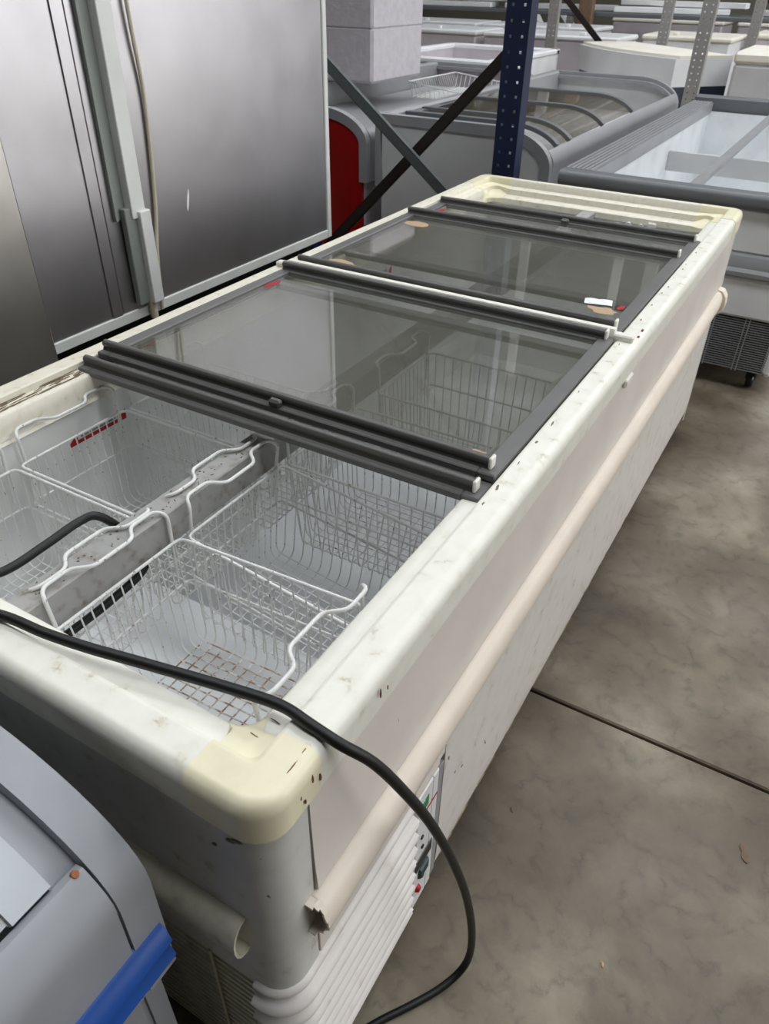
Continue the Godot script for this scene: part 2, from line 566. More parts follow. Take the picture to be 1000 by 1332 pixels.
func rim_point(s: Array, p: Vector4, up := 0.0) -> Vector3:
	# p: (d, y, far d, far y)
	var d := p.x; var f := p.z
	match s[0]:
		"near": return Vector3(s[1], p.y + up, -d)
		"right": return Vector3(-d, p.y + up, s[1])
		"left": return Vector3(-WID + d, p.y + up, s[1])
		"far": return Vector3(s[1], p.w + up, -LEN + f)
	var dz := d if s[2] > 0 else f
	var r := maxf(0.036 - d, 0.012) if d < 0.06 else 0.026
	var ctr := Vector2(-d - r if s[1] > 0 else -WID + d + r, -dz - r if s[2] > 0 else -LEN + dz + r)
	var a: float = s[3]
	var y := p.y if s[2] > 0 else (p.y + p.w) / 2.0
	# angles: 0 = +x, PI/2 = +z
	return Vector3(ctr.x + r * cos(a), y + up, ctr.y + r * sin(a))

func rim_mesh(i0: int, i1: int, grow := 0.0) -> SurfaceTool:
	var prof := [
		Vector4(0.022, 0.742, 0.022, 0.742), Vector4(0.0, 0.742, 0.0, 0.742), Vector4(-0.002, 0.780, -0.002, 0.780), Vector4(-0.002, 0.784, -0.002, 0.784), Vector4(0.0, 0.792, 0.0, 0.792), Vector4(0.004, 0.7975, 0.003, 0.7975), Vector4(0.011, 0.8, 0.009, 0.8), Vector4(0.014, 0.8, 0.012, 0.8),
		Vector4(0.038, 0.8, 0.024, 0.8), Vector4(0.040, 0.8, 0.026, 0.8), Vector4(0.0435, 0.798, 0.029, 0.798), Vector4(0.045, 0.787, 0.034, 0.778), Vector4(0.060, 0.7855, 0.062, 0.777), Vector4(0.072, 0.785, 0.066, 0.775), Vector4(0.0755, 0.782, 0.071, 0.758),
		Vector4(0.078, 0.760, 0.100, 0.756), Vector4(0.078, 0.745, 0.106, 0.752), Vector4(0.084, 0.738, 0.108, 0.735),
	]
	var st := mb()
	var ss := rim_stations()
	var en := []            # profile edge normals (outward, up)
	for k in prof.size() - 1:
		var w: Vector4 = prof[k + 1] - prof[k]
		en.append([Vector2(w.y, w.x).normalized(), Vector2(w.w, w.z).normalized()])
	for i in range(i0, i1):
		for k in prof.size() - 1:
			var v := []
			var nn := []
			for c in [[i, k], [i, k + 1], [i + 1, k + 1], [i + 1, k]]:
				var s: Array = ss[c[0]]
				var p: Vector4 = prof[c[1]]
				if grow > 0.0 and c[1] < 8: p -= Vector4(grow, 0, grow, 0)
				v.append(rim_point(s, p, grow))
				var far := 1 if s[0] == "far" or (s[0] == "arc" and s[2] < 0) else 0
				var e: Vector2 = en[k][far]
				var o: int = c[1] - 1 if c[1] == k else c[1]
				if o >= 0 and o < en.size() and e.dot(en[o][far]) > 0.7: e = (e + en[o][far]).normalized()
				var h := Vector3.ZERO
				match s[0]:
					"near": h = Vector3.BACK
					"right": h = Vector3.RIGHT
					"left": h = Vector3.LEFT
					"far": h = Vector3.FORWARD
					_: h = Vector3(cos(s[3]), 0, sin(s[3]))
				nn.append(h * e.x + Vector3.UP * e.y)
			var out: Vector3 = nn[0] + nn[1] + nn[2] + nn[3]
			tri(st, v[0], v[1], v[2], out, nn[0], nn[1], nn[2])
			tri(st, v[0], v[2], v[3], out, nn[0], nn[2], nn[3])
	return st

func wear_mesh() -> SurfaceTool:
	var st := mb()
	for k in 70:
		var z := -0.18 - 0.36 * rng.randf()
		var lane: float = [-0.8555, -0.853, -0.846, -0.838][k % 4]
		patch(st, Vector3(lane + 0.004 * (rng.randf() - 0.5), 0.7866 if lane > -0.854 else 0.789, z), Vector3.UP, Vector3(0.03, 0, 1), 0.008 + 0.026 * rng.randf(), 0.0007 + 0.0018 * rng.randf(), 0.0008, 0.6)
	return st

func build_freezer() -> void:
	var at := Vector3(-0.45, 0, -1.215)
	var f := thing("chest_freezer", "long worn white chest freezer in the middle with dark-framed sliding glass lids", "freezer", at)
	# rim
	var n := rim_stations().size()
	# indexes: 0,1 near; 2-8 arc; 9,10,11 right; 12-18 arc; 19,20 far; 21-27 arc; 28,29,30 left; 31-37 arc; 38,39 near
	tag(part("rim", rim_mesh(9, 11), M.rim, f), "white rim along the right side")
	part("rim", rim_mesh(19, 20), M.rim_old, f)
	part("rim", rim_mesh(28, 30), M.rim_old, f)
	var near := rim_mesh(0, 1)
	part("rim", near, M.rim, f)
	part("rim", rim_mesh(38, 39), M.rim, f)
	tag(part("corner_cap", rim_mesh(1, 9, 0.0012), M.cap, f), "yellowed plastic corner cap")
	for r in [[11, 19], [20, 28], [30, 38]]:
		part("corner_cap", rim_mesh(r[0], r[1], 0.0006), M.cap, f)
	# outer panels; x = -0.004 faces
	var st := mb()
	var line := []
	line.append(Vector2(-0.862, -0.006))
	for k in 9:
		var a := PI / 2 - PI / 2 * k / 8.0
		line.append(Vector2(-0.044 + 0.038 * cos(a), -0.044 + 0.038 * sin(a)))
	line.append(Vector2(-0.006, -0.068))
	extrude(st, strip(line, -0.006), "y", 0.405, 0.748)
	tag(part("end_panel", st, M.endface, f), "grey-white end panel wrapping round the near corner")
	st = mb()
	line = [Vector2(-0.056, -0.012)]
	for k in 9:
		var a := PI / 2 - PI / 2 * k / 8.0
		line.append(Vector2(-0.044 + 0.032 * cos(a), -0.044 + 0.032 * sin(a)))
	extrude(st, strip(line, -0.006), "y", 0.07, 0.4045)
	part("corner_post", st, M.endface, f)
	st = mb()
	extrude(st, [Vector2(-0.014, 0.748), Vector2(-0.005, 0.748), Vector2(-0.005, 0.70), Vector2(-0.0045, 0.66), Vector2(-0.004, 0.63), Vector2(-0.003, 0.60), Vector2(-0.001, 0.571), Vector2(-0.002, 0.567), Vector2(-0.014, 0.567)], "z", -0.0705, -2.41)
	part("upper_side_panel", st, M.panel, f)
	st = mb(); box(st, Vector3(-0.012, 0.415, -0.0705), Vector3(-0.005, 0.563, -0.408), 0.001)
	part("side_panel", st, M.panel, f)
	st = mb()
	extrude(st, [Vector2(-0.014, 0.563), Vector2(-0.005, 0.563), Vector2(-0.005, 0.2), Vector2(-0.0035, 0.16), Vector2(-0.004, 0.13), Vector2(-0.005, 0.1), Vector2(-0.007, 0.085), Vector2(-0.014, 0.08)], "z", -0.41, -2.41)
	part("lower_side_panel", st, M.panel_low, f)
	st = mb()
	for k in 34:
		var z := -0.45 - 1.9 * rng.randf() * rng.randf()
		patch(st, Vector3(-0.0052, 0.088 + 0.012 * rng.randf() * rng.randf(), z), Vector3(1, -0.15, 0).normalized(), Vector3(0, 0.15, 1), 0.01 + 0.03 * rng.randf(), 0.0015 + 0.004 * rng.randf(), 0.0008, 0.6)
	tag(part("edge_dirt", st, M.edge_dirt, f), "", "", "", "stuff")
	st = mb(); box(st, Vector3(-0.86, 0.05, -2.424), Vector3(-0.004, 0.748, -2.412), 0.003)
	part("end_panel", st, M.endface, f)
	st = mb(); box(st, Vector3(-0.895, 0.05, -0.03), Vector3(-0.887, 0.748, -2.41), 0.002)
	part("left_side_panel", st, M.endface, f)
	st = mb(); box(st, Vector3(-0.87, 0.0, -0.1), Vector3(-0.03, 0.05, -2.38))
	part("base", st, M.dark, f)
	# bumpers: hollow D-shaped plastic
	var D := [Vector2(-0.006, 0.500), Vector2(0.004, 0.499), Vector2(0.012, 0.503), Vector2(0.0175, 0.512), Vector2(0.020, 0.526), Vector2(0.0195, 0.540), Vector2(0.016, 0.552), Vector2(0.010, 0.561), Vector2(0.004, 0.565), Vector2(-0.006, 0.565)]
	st = mb()
	extrude(st, strip(D, 0.003), "z", -0.062, -2.34, true)
	# jagged broken end
	for k in D.size() - 1:
		var z: float = -0.062 + [0.01, 0.004, 0.0, 0.002, 0.005, 0.007, 0.006, 0.009, 0.012][k]
		if z > -0.061: extrude(st, strip([D[k], D[k + 1]], 0.003), "z", z, -0.0625, true)
	tag(part("bumper", st, M.bumper, f), "cream bumper rail along the right side with its end broken open")
	st = mb()
	extrude(st, [Vector2(-0.006, 0.49), Vector2(0.012, 0.488), Vector2(0.027, 0.502), Vector2(0.030, 0.525), Vector2(0.027, 0.548), Vector2(0.014, 0.566), Vector2(-0.006, 0.57)], "z", -2.335, -2.375)
	part("bumper_end", st, M.bumper, f)
	st = mb()
	var E := []
	for p in D: E.append(Vector2(p.x - 0.002, p.y))
	extrude(st, strip(E, 0.003), "x", -0.86, -0.052, true)
	tag(part("bumper", st, M.bumper_old, f), "yellowed bumper rail on the near end with an open cut end")
	# louvred ventilation front, lower right
	st = mb(); box(st, Vector3(-0.03, 0.075, -0.05), Vector3(-0.012, 0.41, -0.318), 0.001)
	var lv := part("louvre_panel", st, M.louvre, f)
	var path := [[Vector2(-0.012, -0.304), Vector2(1, 0)], [Vector2(-0.012, -0.044), Vector2(1, 0)]]
	for k in range(1, 9):
		var an := PI / 2 * k / 8.0
		path.append([Vector2(-0.044 + 0.032 * cos(an), -0.044 + 0.032 * sin(an)), Vector2(cos(an), sin(an))])
	path.append([Vector2(-0.056, -0.012), Vector2(0, 1)])
	for k in 9:
		st = mb()
		var y := 0.368 - k * 0.0375 if k < 8 else 0.399
		var hh := 0.0145 if k < 8 else 0.0125
		var po := 0.020 if k < 8 else 0.012
		for i in path.size() - 1:
			for q in 8:
				var v := []
				var nn := []
				for c in [[i, q], [i, q + 1], [i + 1, q + 1], [i + 1, q]]:
					var an: float = -PI / 2 + PI * c[1] / 8.0
					var n2: Vector2 = path[c[0]][1]
					var ps: Vector2 = path[c[0]][0] + n2 * po * cos(an)
					v.append(Vector3(ps.x, y + 0.0035 * cos(an) + hh * sin(an), ps.y))
					nn.append((Vector3(n2.x, 0, n2.y) * cos(an) + Vector3.UP * (sin(an) + 0.15 * cos(an))).normalized())
				var out: Vector3 = nn[0] + nn[1] + nn[2] + nn[3]
				tri(st, v[0], v[1], v[2], out, nn[0], nn[1], nn[2])
				tri(st, v[0], v[2], v[3], out, nn[0], nn[2], nn[3])
		if k < 8: extrude(st, [Vector2(-0.014, y - 0.012), Vector2(0.006, y + 0.004), Vector2(-0.014, y + 0.014)], "z", -0.304, -0.310)
		part("louvre_slat", st, M.louvre, lv)
	st = mb(); box(st, Vector3(-0.016, 0.07, -0.05), Vector3(-0.001, 0.09, -0.318), 0.003)
	part("bottom_edge", st, M.louvre, lv)
	# control panel
	st = mb(); box(st, Vector3(-0.02, 0.08, -0.319), Vector3(-0.002, 0.405, -0.366), 0.002)
	box(st, Vector3(-0.02, 0.08, -0.366), Vector3(-0.002, 0.405, -0.386), 0.002)
	var cp := part("control_panel", st, M.white_body, f)
	st = mb(); box(st, Vector3(-0.02, 0.085, -0.388), Vector3(-0.0035, 0.40, -0.404), 0.001); part("edge_strip", st, M.grey_light, cp)
	st = mb(); box(st, Vector3(-0.02, 0.409, -0.305), Vector3(-0.003, 0.482, -0.39), 0.004); var rc := part("label_recess", st, M.bumper, cp)
	st = mb(); box(st, Vector3(-0.003, 0.438, -0.308), Vector3(-0.0022, 0.466, -0.360), 0.0003)
	var lb := part("name_label", st, M.label_paper, rc)
	st = mb()
	for k in 9:
		box(st, Vector3(-0.0024, 0.447, -0.313 - k * 0.0047), Vector3(-0.0019, 0.4585 if k in [0, 4, 6] else 0.455, -0.3158 - k * 0.0047))
	tag(part("lettering", st, M.purple, lb), "", "", "", "stuff")
	st = mb(); box(st, Vector3(-0.003, 0.353, -0.330), Vector3(-0.0012, 0.378, -0.339)); box(st, Vector3(-0.003, 0.356, -0.342), Vector3(-0.0012, 0.381, -0.352))
	part("green_emblem", st, M.green, cp)
	st = mb(); box(st, Vector3(-0.003, 0.343, -0.343), Vector3(-0.0012, 0.347, -0.382)); part("red_stripe", st, M.red, cp)
	st = mb(); box(st, Vector3(-0.004, 0.192, -0.321), Vector3(-0.0005, 0.225, -0.378), 0.001); part("display", st, M.black, cp)
	st = mb(); box(st, Vector3(-0.004, 0.158, -0.334), Vector3(0.003, 0.186, -0.367), 0.0035); part("rocker_switch", st, M.teal, cp)
	for q in [[0.282, -0.338], [0.25, -0.342], [0.144, -0.352]]:
		st = mb(); lathe(st, [Vector2(0.0, 0.002), Vector2(0.004, 0.002), Vector2(0.005, -0.004)], Vector3(-0.002, q[0], q[1]), Vector3.RIGHT, 10); part("indicator", st, M.black, cp)
	st = mb(); lathe(st, [Vector2(0.0, 0.006), Vector2(0.005, 0.005), Vector2(0.0075, 0.0), Vector2(0.0085, -0.004)], Vector3(-0.001, 0.132, -0.334), Vector3.RIGHT); part("lamp_button", st, M.red, cp)
	# grille on the near end
	st = mb(); box(st, Vector3(-0.86, 0.06, -0.05), Vector3(-0.052, 0.4, -0.04)); var gr := part("grille", st, M.dark, f)
	for k in 20:
		var y := 0.392 - k * 0.0165
		st = mb()
		extrude(st, [Vector2(-0.024, y - 0.005), Vector2(-0.012, y - 0.0095), Vector2(-0.010, y - 0.008), Vector2(-0.010, y - 0.001), Vector2(-0.024, y + 0.003)], "x", -0.855, -0.056)
		part("slat", st, M.bumper_old, gr)
	for x in [-0.13, -0.45, -0.77]:
		st = mb(); tube(st, [Vector3(x, 0.398, -0.007), Vector3(x, 0.06, -0.007)], 0.0022); part("grille_wire", st, M.bumper_old, gr)
	# liner
	st = mb()
	var xl := -0.82; var xr := -0.08; var zn := -0.08; var zf := -2.325; var yb := 0.16
	var yt := 0.745
	quad(st, Vector3(xl, yb, zn), Vector3(xl, yb, zf), Vector3(xl, yt, zf), Vector3(xl, yt, zn), Vector3.RIGHT)
	quad(st, Vector3(xr, yb, zn), Vector3(xr, yb, zf), Vector3(xr, yt, zf), Vector3(xr, yt, zn), Vector3.LEFT)
	quad(st, Vector3(xl, yb, zn), Vector3(xr, yb, zn), Vector3(xr, yt, zn), Vector3(xl, yt, zn), Vector3.FORWARD)
	quad(st, Vector3(xl, yb, zf), Vector3(xr, yb, zf), Vector3(xr, yt, zf), Vector3(xl, yt, zf), Vector3.BACK)
	part("liner", st, M.liner, f)
	st = mb(); box(st, Vector3(xl - 0.01, yb - 0.02, zn), Vector3(xr + 0.01, yb, zf))
	part("liner_floor", st, M.liner_floor, f)
	st = mb(); box(st, Vector3(xl, yb - 0.01, zn + 0.005), Vector3(xr, 0.45, -0.445), 0.008)
	tag(part("compressor_step", st, M.liner_floor, f), "raised step of the inner floor at the near end")
	# centre bar carrying the baskets, with end brackets
	st = mb(); box(st, Vector3(-0.482, 0.695, zn), Vector3(-0.440, 0.75, zf), 0.002)
	tag(part("centre_bar", st, M.bar, f), "grimy grey centre bar between the baskets")
	# load line stickers: two grey dashes rows with red arrows on the left liner
	for z0 in [-0.465, -1.5]:
		st = mb(); box(st, Vector3(xl - 0.001, 0.672, z0 - 0.0), Vector3(xl + 0.001, 0.679, z0 - 0.135)); var ll := part("load_line", st, M.red, f)
		st = mb()
		for k in 4: box(st, Vector3(xl - 0.001, 0.682, z0 - 0.026 - 0.022 * k), Vector3(xl + 0.001, 0.691, z0 - 0.044 - 0.022 * k))
		part("load_text", st, M.grey_light, ll)
		for e in [-0.009, -0.126]:
			st = mb()
			extrude(st, [Vector2(z0 + e + 0.009, 0.679), Vector2(z0 + e - 0.009, 0.679), Vector2(z0 + e - 0.009, 0.692)], "x", xl - 0.001, xl + 0.0015)
			part("arrow", st, M.red, ll)
	# lock escutcheon on the right panel, white divider bar between the two lid sections
	st = mb(); box(st, Vector3(-0.006, 0.722, -1.142), Vector3(0.004, 0.742, -1.192), 0.004); part("latch_plate", st, M.tip, f)
	st = mb()
	extrude(st, [Vector2(-1.185, 0.788), Vector2(-1.185, 0.816), Vector2(-1.188, 0.820), Vector2(-1.201, 0.820), Vector2(-1.204, 0.816), Vector2(-1.204, 0.788)], "x", -0.852, -0.050)
	box(st, Vector3(-0.85, 0.798, -1.184), Vector3(-0.888, 0.812, -1.205), 0.003)
	box(st, Vector3(-0.052, 0.798, -1.184), Vector3(-0.012, 0.812, -1.205), 0.003)
	tag(part("divider_bar", st, M.tip, f), "white bar across the rim between the lid pairs")
	# wear: rust chips, scuffs, brown dirt in the rim channel
	st = mb()
	for q in [[0.0, 0.772, -0.05, 0.002, 0.006], [0.001, 0.778, -0.068, 0.0015, 0.007], [0.001, 0.766, -0.08, 0.0018, 0.007], [0.001, 0.759, -0.055, 0.0015, 0.004], [0.002, 0.775, -0.19, 0.0018, 0.008], [0.002, 0.77, -0.205, 0.001, 0.004]]:
		patch(st, Vector3(q[0] + 0.0022, q[1], q[2]), Vector3.RIGHT, Vector3.UP, q[4], q[3])
	for q in [[-0.010, -0.055, 0.010, 0.0007], [-0.011, -0.076, 0.004, 0.0007], [-0.012, -1.262, 0.007, 0.003], [-0.010, -1.225, 0.005, 0.003], [-0.03, -1.32, 0.004, 0.0015]]:
		patch(st, Vector3(q[0], 0.8, q[1]), Vector3.UP, Vector3.FORWARD, q[2], q[3], 0.002)
	for q in [[-0.062, -0.098, 0.007, 0.0006], [-0.07, -0.074, 0.007, 0.0006]]:
		patch(st, Vector3(q[0], 0.7865, q[1]), Vector3.UP, Vector3(1, 0, 0.1), q[2], q[3])
	tag(part("rust_chip", st, M.rust, f), "", "", "", "stuff")
	st = mb()
	tag(part("rim_wear", wear_mesh(), M.rim_dirt, f), "brown wear scratches in the left rim channel", "", "", "stuff")
	for k in 20:
		var z := -0.12 - rng.randf() * 0.42
		patch(st, Vector3(-0.857 + 0.022 * rng.randf() * rng.randf(), 0.7862, z), Vector3.UP, Vector3(0.06, 0, 1), 0.006 + 0.022 * rng.randf(), 0.0006 + 0.0016 * rng.randf(), 0.0007, 0.6)
	for k in 30:
		var z := -0.25 - rng.randf() * 1.7
		patch(st, Vector3(-0.043 - 0.0 * rng.randf(), 0.7925, z), Vector3.LEFT, Vector3(0, 0, 1), 0.004 + 0.012 * rng.randf(), 0.0012 + 0.002 * rng.randf(), 0.0008, 0.6)
	for k in 14:
		var z := -0.5 - rng.randf() * 1.4
		patch(st, Vector3(-0.036 + 0.006 * rng.randf(), 0.8, z), Vector3.UP, Vector3(0.1, 0, 1), 0.003 + 0.007 * rng.randf(), 0.001 + 0.0022 * rng.randf(), 0.0007, 0.6)
	for k in 60:
		patch(st, Vector3(-0.476 + 0.03 * rng.randf(), 0.7505, -0.12 - 0.4 * rng.randf()), Vector3.UP, Vector3(0.5 - rng.randf(), 0, 1), 0.001 + 0.003 * rng.randf() * rng.randf(), 0.0008 + 0.0014 * rng.randf(), 0.0008, 0.6)
	tag(part("dirt", st, M.scuff, f), "", "", "", "stuff")
	st = mb()
	for q in [[-0.030, 0.338, 0.010, 0.006], [-0.033, 0.316, 0.013, 0.007], [-0.04, 0.348, 0.006, 0.003], [-0.045, 0.722, 0.01, 0.003], [-0.052, 0.716, 0.006, 0.003], [-0.028, 0.70, 0.007, 0.003], [-0.075, 0.69, 0.004, 0.003], [-0.022, 0.63, 0.006, 0.003]]:
		patch(st, Vector3(q[0], q[1], -0.0055 if q[0] < -0.04 else -0.0085 - maxf(0.0, (q[0] + 0.044)) * 0.25), Vector3(0.15, 0, 1).normalized(), Vector3.RIGHT, q[2], q[3], 0.0012, 0.6)
	for q in [[0.66, -0.25, 0.012, 0.0008], [0.58, -0.35, 0.008, 0.0008], [0.62, -0.09, 0.015, 0.001], [0.64, -0.12, 0.01, 0.001], [0.3, -0.46, 0.004, 0.004], [0.28, -0.49, 0.004, 0.005], [0.38, -0.425, 0.008, 0.004], [0.22, -0.6, 0.012, 0.003], [0.6, -0.75, 0.006, 0.003]]:
		patch(st, Vector3(-0.005, q[0], q[1]), Vector3.RIGHT, Vector3(0, 1, 0.3), q[2], q[3], 0.0006, 0.6)
	tag(part("scuff_mark", st, M.scuff, f), "", "", "", "stuff")
	# hooks on the far inner wall
	for x in [-0.33, -0.29]:
		st = mb()
		tube(st, spline([Vector3(x - 0.05, 0.71, zf + 0.012), Vector3(x - 0.03, 0.732, zf + 0.02), Vector3(x, 0.73, zf + 0.03), Vector3(x + 0.012, 0.742, zf + 0.03), Vector3(x + 0.02, 0.728, zf + 0.02)], 4), 0.003)
		part("wire_hook", st, M.wire, f)
	st = mb(); box(st, Vector3(-0.262, 0.7, zf), Vector3(-0.235, 0.745, zf + 0.012), 0.003); part("wall_bracket", st, M.tip, f)

# ---------------------------------------------------------------- sliding lids (parts of the freezer)
func lid(f: Node, z0: float, z1: float, y: float, x0: float, x1: float, name_label: String, near_rail: bool, far_rail: bool) -> void:
	# frame of four plastic profiles, glass, handle rails with white end tips
	var st := mb()
	var w := 0.028; var h := 0.013
	box(st, Vector3(x0, y - h, z0), Vector3(x0 + w, y, z1), 0.002)
	box(st, Vector3(x1 - w, y - h, z0), Vector3(x1, y, z1), 0.002)
	box(st, Vector3(x0 + w, y - h, z0), Vector3(x1 - w, y, z0 - w - 0.006), 0.002)
	box(st, Vector3(x0 + w, y - h, z1 + w), Vector3(x1 - w, y, z1), 0.002)
	var fr := part("glass_lid", st, M.frame, f)
	tag(fr, name_label)
	st = mb()
	box(st, Vector3(x0 + 0.02, y - 0.008, z0 - 0.02), Vector3(x1 - 0.02, y - 0.004, z1 + 0.02))
	part("pane", st, M.lid_glass, fr)
	for e in [[near_rail, z0 - 0.020], [far_rail, z1 + 0.014]]:
		if not e[0]: continue
		var prof := []
		for k in 11:
			var a := PI * k / 10.0
			prof.append(Vector2(e[1] + 0.0075 * cos(a), y + 0.0105 + 0.0075 * sin(a)))
		prof.append(Vector2(e[1] - 0.0055, y + 0.006)); prof.append(Vector2(e[1] - 0.0085, y - 0.001)); prof.append(Vector2(e[1] + 0.0085, y - 0.001)); prof.append(Vector2(e[1] + 0.0055, y + 0.006))
		st = mb()
		extrude(st, prof, "x", x0 + 0.004, x1 - 0.016)
		var rl := part("handle_rail", st, M.rail, fr)
		st = mb(); box(st, Vector3(x1 - 0.0165, y - 0.001, e[1] - 0.009), Vector3(x1 - 0.011, y + 0.019, e[1] + 0.009), 0.002)
		part("end_tip", st, M.tip, fr)

func build_lids() -> void:
	var f := get_node("chest_freezer")
	O = f.position
	lid(f, -0.545, -1.13, 0.792, -0.856, -0.048, "lower sliding glass lid of the near pair", true, false)
	lid(f, -0.592, -1.182, 0.806, -0.853, -0.046, "upper sliding glass lid of the near pair", true, true)
	lid(f, -1.40, -2.02, 0.792, -0.856, -0.048, "lower sliding glass lid of the far pair", false, true)
	lid(f, -1.21, -1.80, 0.806, -0.853, -0.046, "upper sliding glass lid of the far pair", true, true)
	for q in [[-0.441, 0.806, -0.598], [-0.432, 0.792, -1.985]]:
		var sc := mb()
		box(sc, Vector3(q[0] - 0.012, q[1] - 0.002, q[2] - 0.007), Vector3(q[0] + 0.012, q[1] + 0.012, q[2] + 0.007), 0.004)
		part("lid_catch", sc, M.rail, f)
	# residue and stickers on the glass
	var st: SurfaceTool
	for q in [[-0.775, -1.70, 0.042, 0.026, 0.15], [-0.765, -1.285, 0.042, 0.026, 0.15], [-0.115, -1.325, 0.042, 0.024, 0.4], [-0.092, -0.642, 0.022, 0.012, 0.4]]:
		st = mb()
		patch(st, Vector3(q[0], 0.8022, q[1]), Vector3.UP, Vector3(1, 0, 0.1), q[2], q[3], 0.0006, q[4], 20)
		part("glue_residue", st, M.residue, f)
	for q in [[-0.812, 0.8022, -1.07, 0.032, 0.010], [-0.825, 0.7882, -0.70, 0.02, 0.006], [-0.812, 0.7882, -1.93, 0.02, 0.011], [-0.085, 0.8022, -1.36, 0.016, 0.008]]:
		st = mb()
		patch(st, Vector3(q[0], q[1], q[2]), Vector3.UP, Vector3(-0.15, 0, 1), q[3], q[4], 0.0007, 0.3, 14)
		part("red_tape", st, M.red, f)
	O = Vector3(-0.137, 0.8024, -1.366)
	st = mb()
	var t := Transform3D(Basis(Vector3.UP, 0.25), O)
	var a := []
	for k in 7:
		a.append([Vector3(-0.03 + 0.01 * k, 0.0006 + 0.002 * absf(sin(k * 1.1)), -0.018), Vector3(-0.03 + 0.01 * k, 0.0006 + 0.001 * absf(cos(k * 1.3)), 0.016)])
	for k in 6:
		quad(st, t * a[k][0], t * a[k + 1][0], t * a[k + 1][1], t * a[k][1], Vector3.UP)
		quad(st, t * (a[k][0] - Vector3.UP * 0.0004), t * (a[k + 1][0] - Vector3.UP * 0.0004), t * (a[k + 1][1] - Vector3.UP * 0.0004), t * (a[k][1] - Vector3.UP * 0.0004), Vector3.DOWN)
	solo("paper_scrap", "small white scrap of paper lying on the far glass lid near the right rim", "paper", O, st, M.paper)

# ---------------------------------------------------------------- wire baskets
func make_basket() -> Node3D:
	# local frame: centre of the rim at the origin; x across (0.325), z along (0.24); hangs from bails on both x ends
	var b := thing("wire_basket", "basket", "basket")
	O = Vector3.ZERO
	var X := 0.1625; var Z := 0.118; var X2 := 0.153; var Z2 := 0.109; var yb := -0.182; var r := 0.0013
	var rim := mb()
	tube(rim, rounded([Vector3(-X, 0, -Z), Vector3(X, 0, -Z), Vector3(X, 0, Z), Vector3(-X, 0, Z)], 0.014, 4, true), 0.0026, 7, true)
	part("rim_wire", rim, M.wire, b)
	var k1 := 0.42
	var ring := mb()
	var xx := lerpf(X, X2, k1) + 0.003; var zz := lerpf(Z, Z2, k1) + 0.003; var yy := yb * k1
	tube(ring, rounded([Vector3(-xx, yy, -zz), Vector3(xx, yy, -zz), Vector3(xx, yy, zz), Vector3(-xx, yy, zz)], 0.014, 4, true), 0.0022, 6, true)
	part("ring_wire", ring, M.wire, b)
	for i in 28:                                # 13 wires across x, 15 along z, each with two side runs and a floor run
		var p: Array
		if i < 13:
			var z := lerpf(-Z + 0.012, Z - 0.012, i / 12.0)
			var z2 := z * Z2 / Z
			p = [Vector3(-X, 0, z), Vector3(-X2, yb, z2), Vector3(X2, yb, z2), Vector3(X, 0, z)]
		else:
			var x := lerpf(-X + 0.012, X - 0.012, (i - 13) / 14.0)
			var x2 := x * X2 / X
			p = [Vector3(x, 0, -Z), Vector3(x2, yb - 0.002, -Z2), Vector3(x2, yb - 0.002, Z2), Vector3(x, 0, Z)]
		p = rounded(p, 0.02, 4)
		var st := mb()
		tube(st, p.slice(0, 6), r, 5)
		part("wire", st, M.wire, b)
		st = mb()
		tube(st, p.slice(6, 12), r, 5)
		part("wire", st, M.wire, b)
		st = mb()
		tube(st, [p[5], p[5].lerp(p[6], 0.5), p[6]], r, 5)
		part("floor_wire", st, M.wire, b)
	for s in [-1.0, 1.0]:                       # bails: up from the rim, over the bar, jogged in the middle
		var hy := 0.055
		var xo: float = s * (X + 0.018); var xi: float = s * (X - 0.006)
		var e := 0.104
		var p := [Vector3(s * (X + 0.003), -0.06, -e + 0.004), Vector3(s * (X + 0.003), 0.0, -e), Vector3(s * (X + 0.002), hy - 0.006, -e - 0.002), Vector3(xo, hy, -e + 0.008), Vector3(xo, hy, -e + 0.052),
			Vector3(xi, hy, -e + 0.07), Vector3(xi, hy, e - 0.07), Vector3(xo, hy, e - 0.052), Vector3(xo, hy, e - 0.008), Vector3(s * (X + 0.002), hy - 0.006, e + 0.002), Vector3(s * (X + 0.003), 0.0, e), Vector3(s * (X + 0.003), -0.06, e - 0.004)]
		var st := mb()
		tube(st, rounded(p, 0.010, 4), 0.0029, 7)
		part("bail", st, M.wire, b)
	return b

func build_baskets() -> void:
	var proto := make_basket()
	var spots := [
		[-0.268, 0.714, -0.2225, 0.06, "white wire basket with a rusty bottom in the near right corner of the freezer"],
		[-0.266, 0.680, -0.468, -0.13, "white wire basket right of the centre bar just behind the rusty-bottomed one"],
		[-0.265, 0.700, -0.713, 0.0, "white wire basket right of the centre bar just under the near glass lids"],
		[-0.265, 0.700, -1.02, 0.0, "white wire basket right of the centre bar seen dimly through the near glass lid"],
		[-0.640, 0.700, -0.2225, 0.0, "white wire basket in the near left corner, left of the cable on the centre bar"],
		[-0.640, 0.700, -0.468, 0.0, "white wire basket by the left wall in front of the red load line sticker"],
		[-0.640, 0.700, -0.713, 0.0, "white wire basket by the left wall under the front edge of the near glass lids"],
	]
	for i in spots.size():
		var s: Array = spots[i]
		var b: Node3D = proto
		if i > 0:
			b = proto.duplicate()
			b.name = numbered("wire_basket")
			add_child(b)
		if i == spots.size() - 1:
			for c in proto.get_children():
				if c.name.begins_with("floor_wire"): c.material_override = M.wire_grid
		b.position = Vector3(s[0], s[1], s[2])
		b.rotation = Vector3(0.0, 0.0, s[3])
		tag(b, s[4], "basket", "wire baskets hanging in the white freezer")

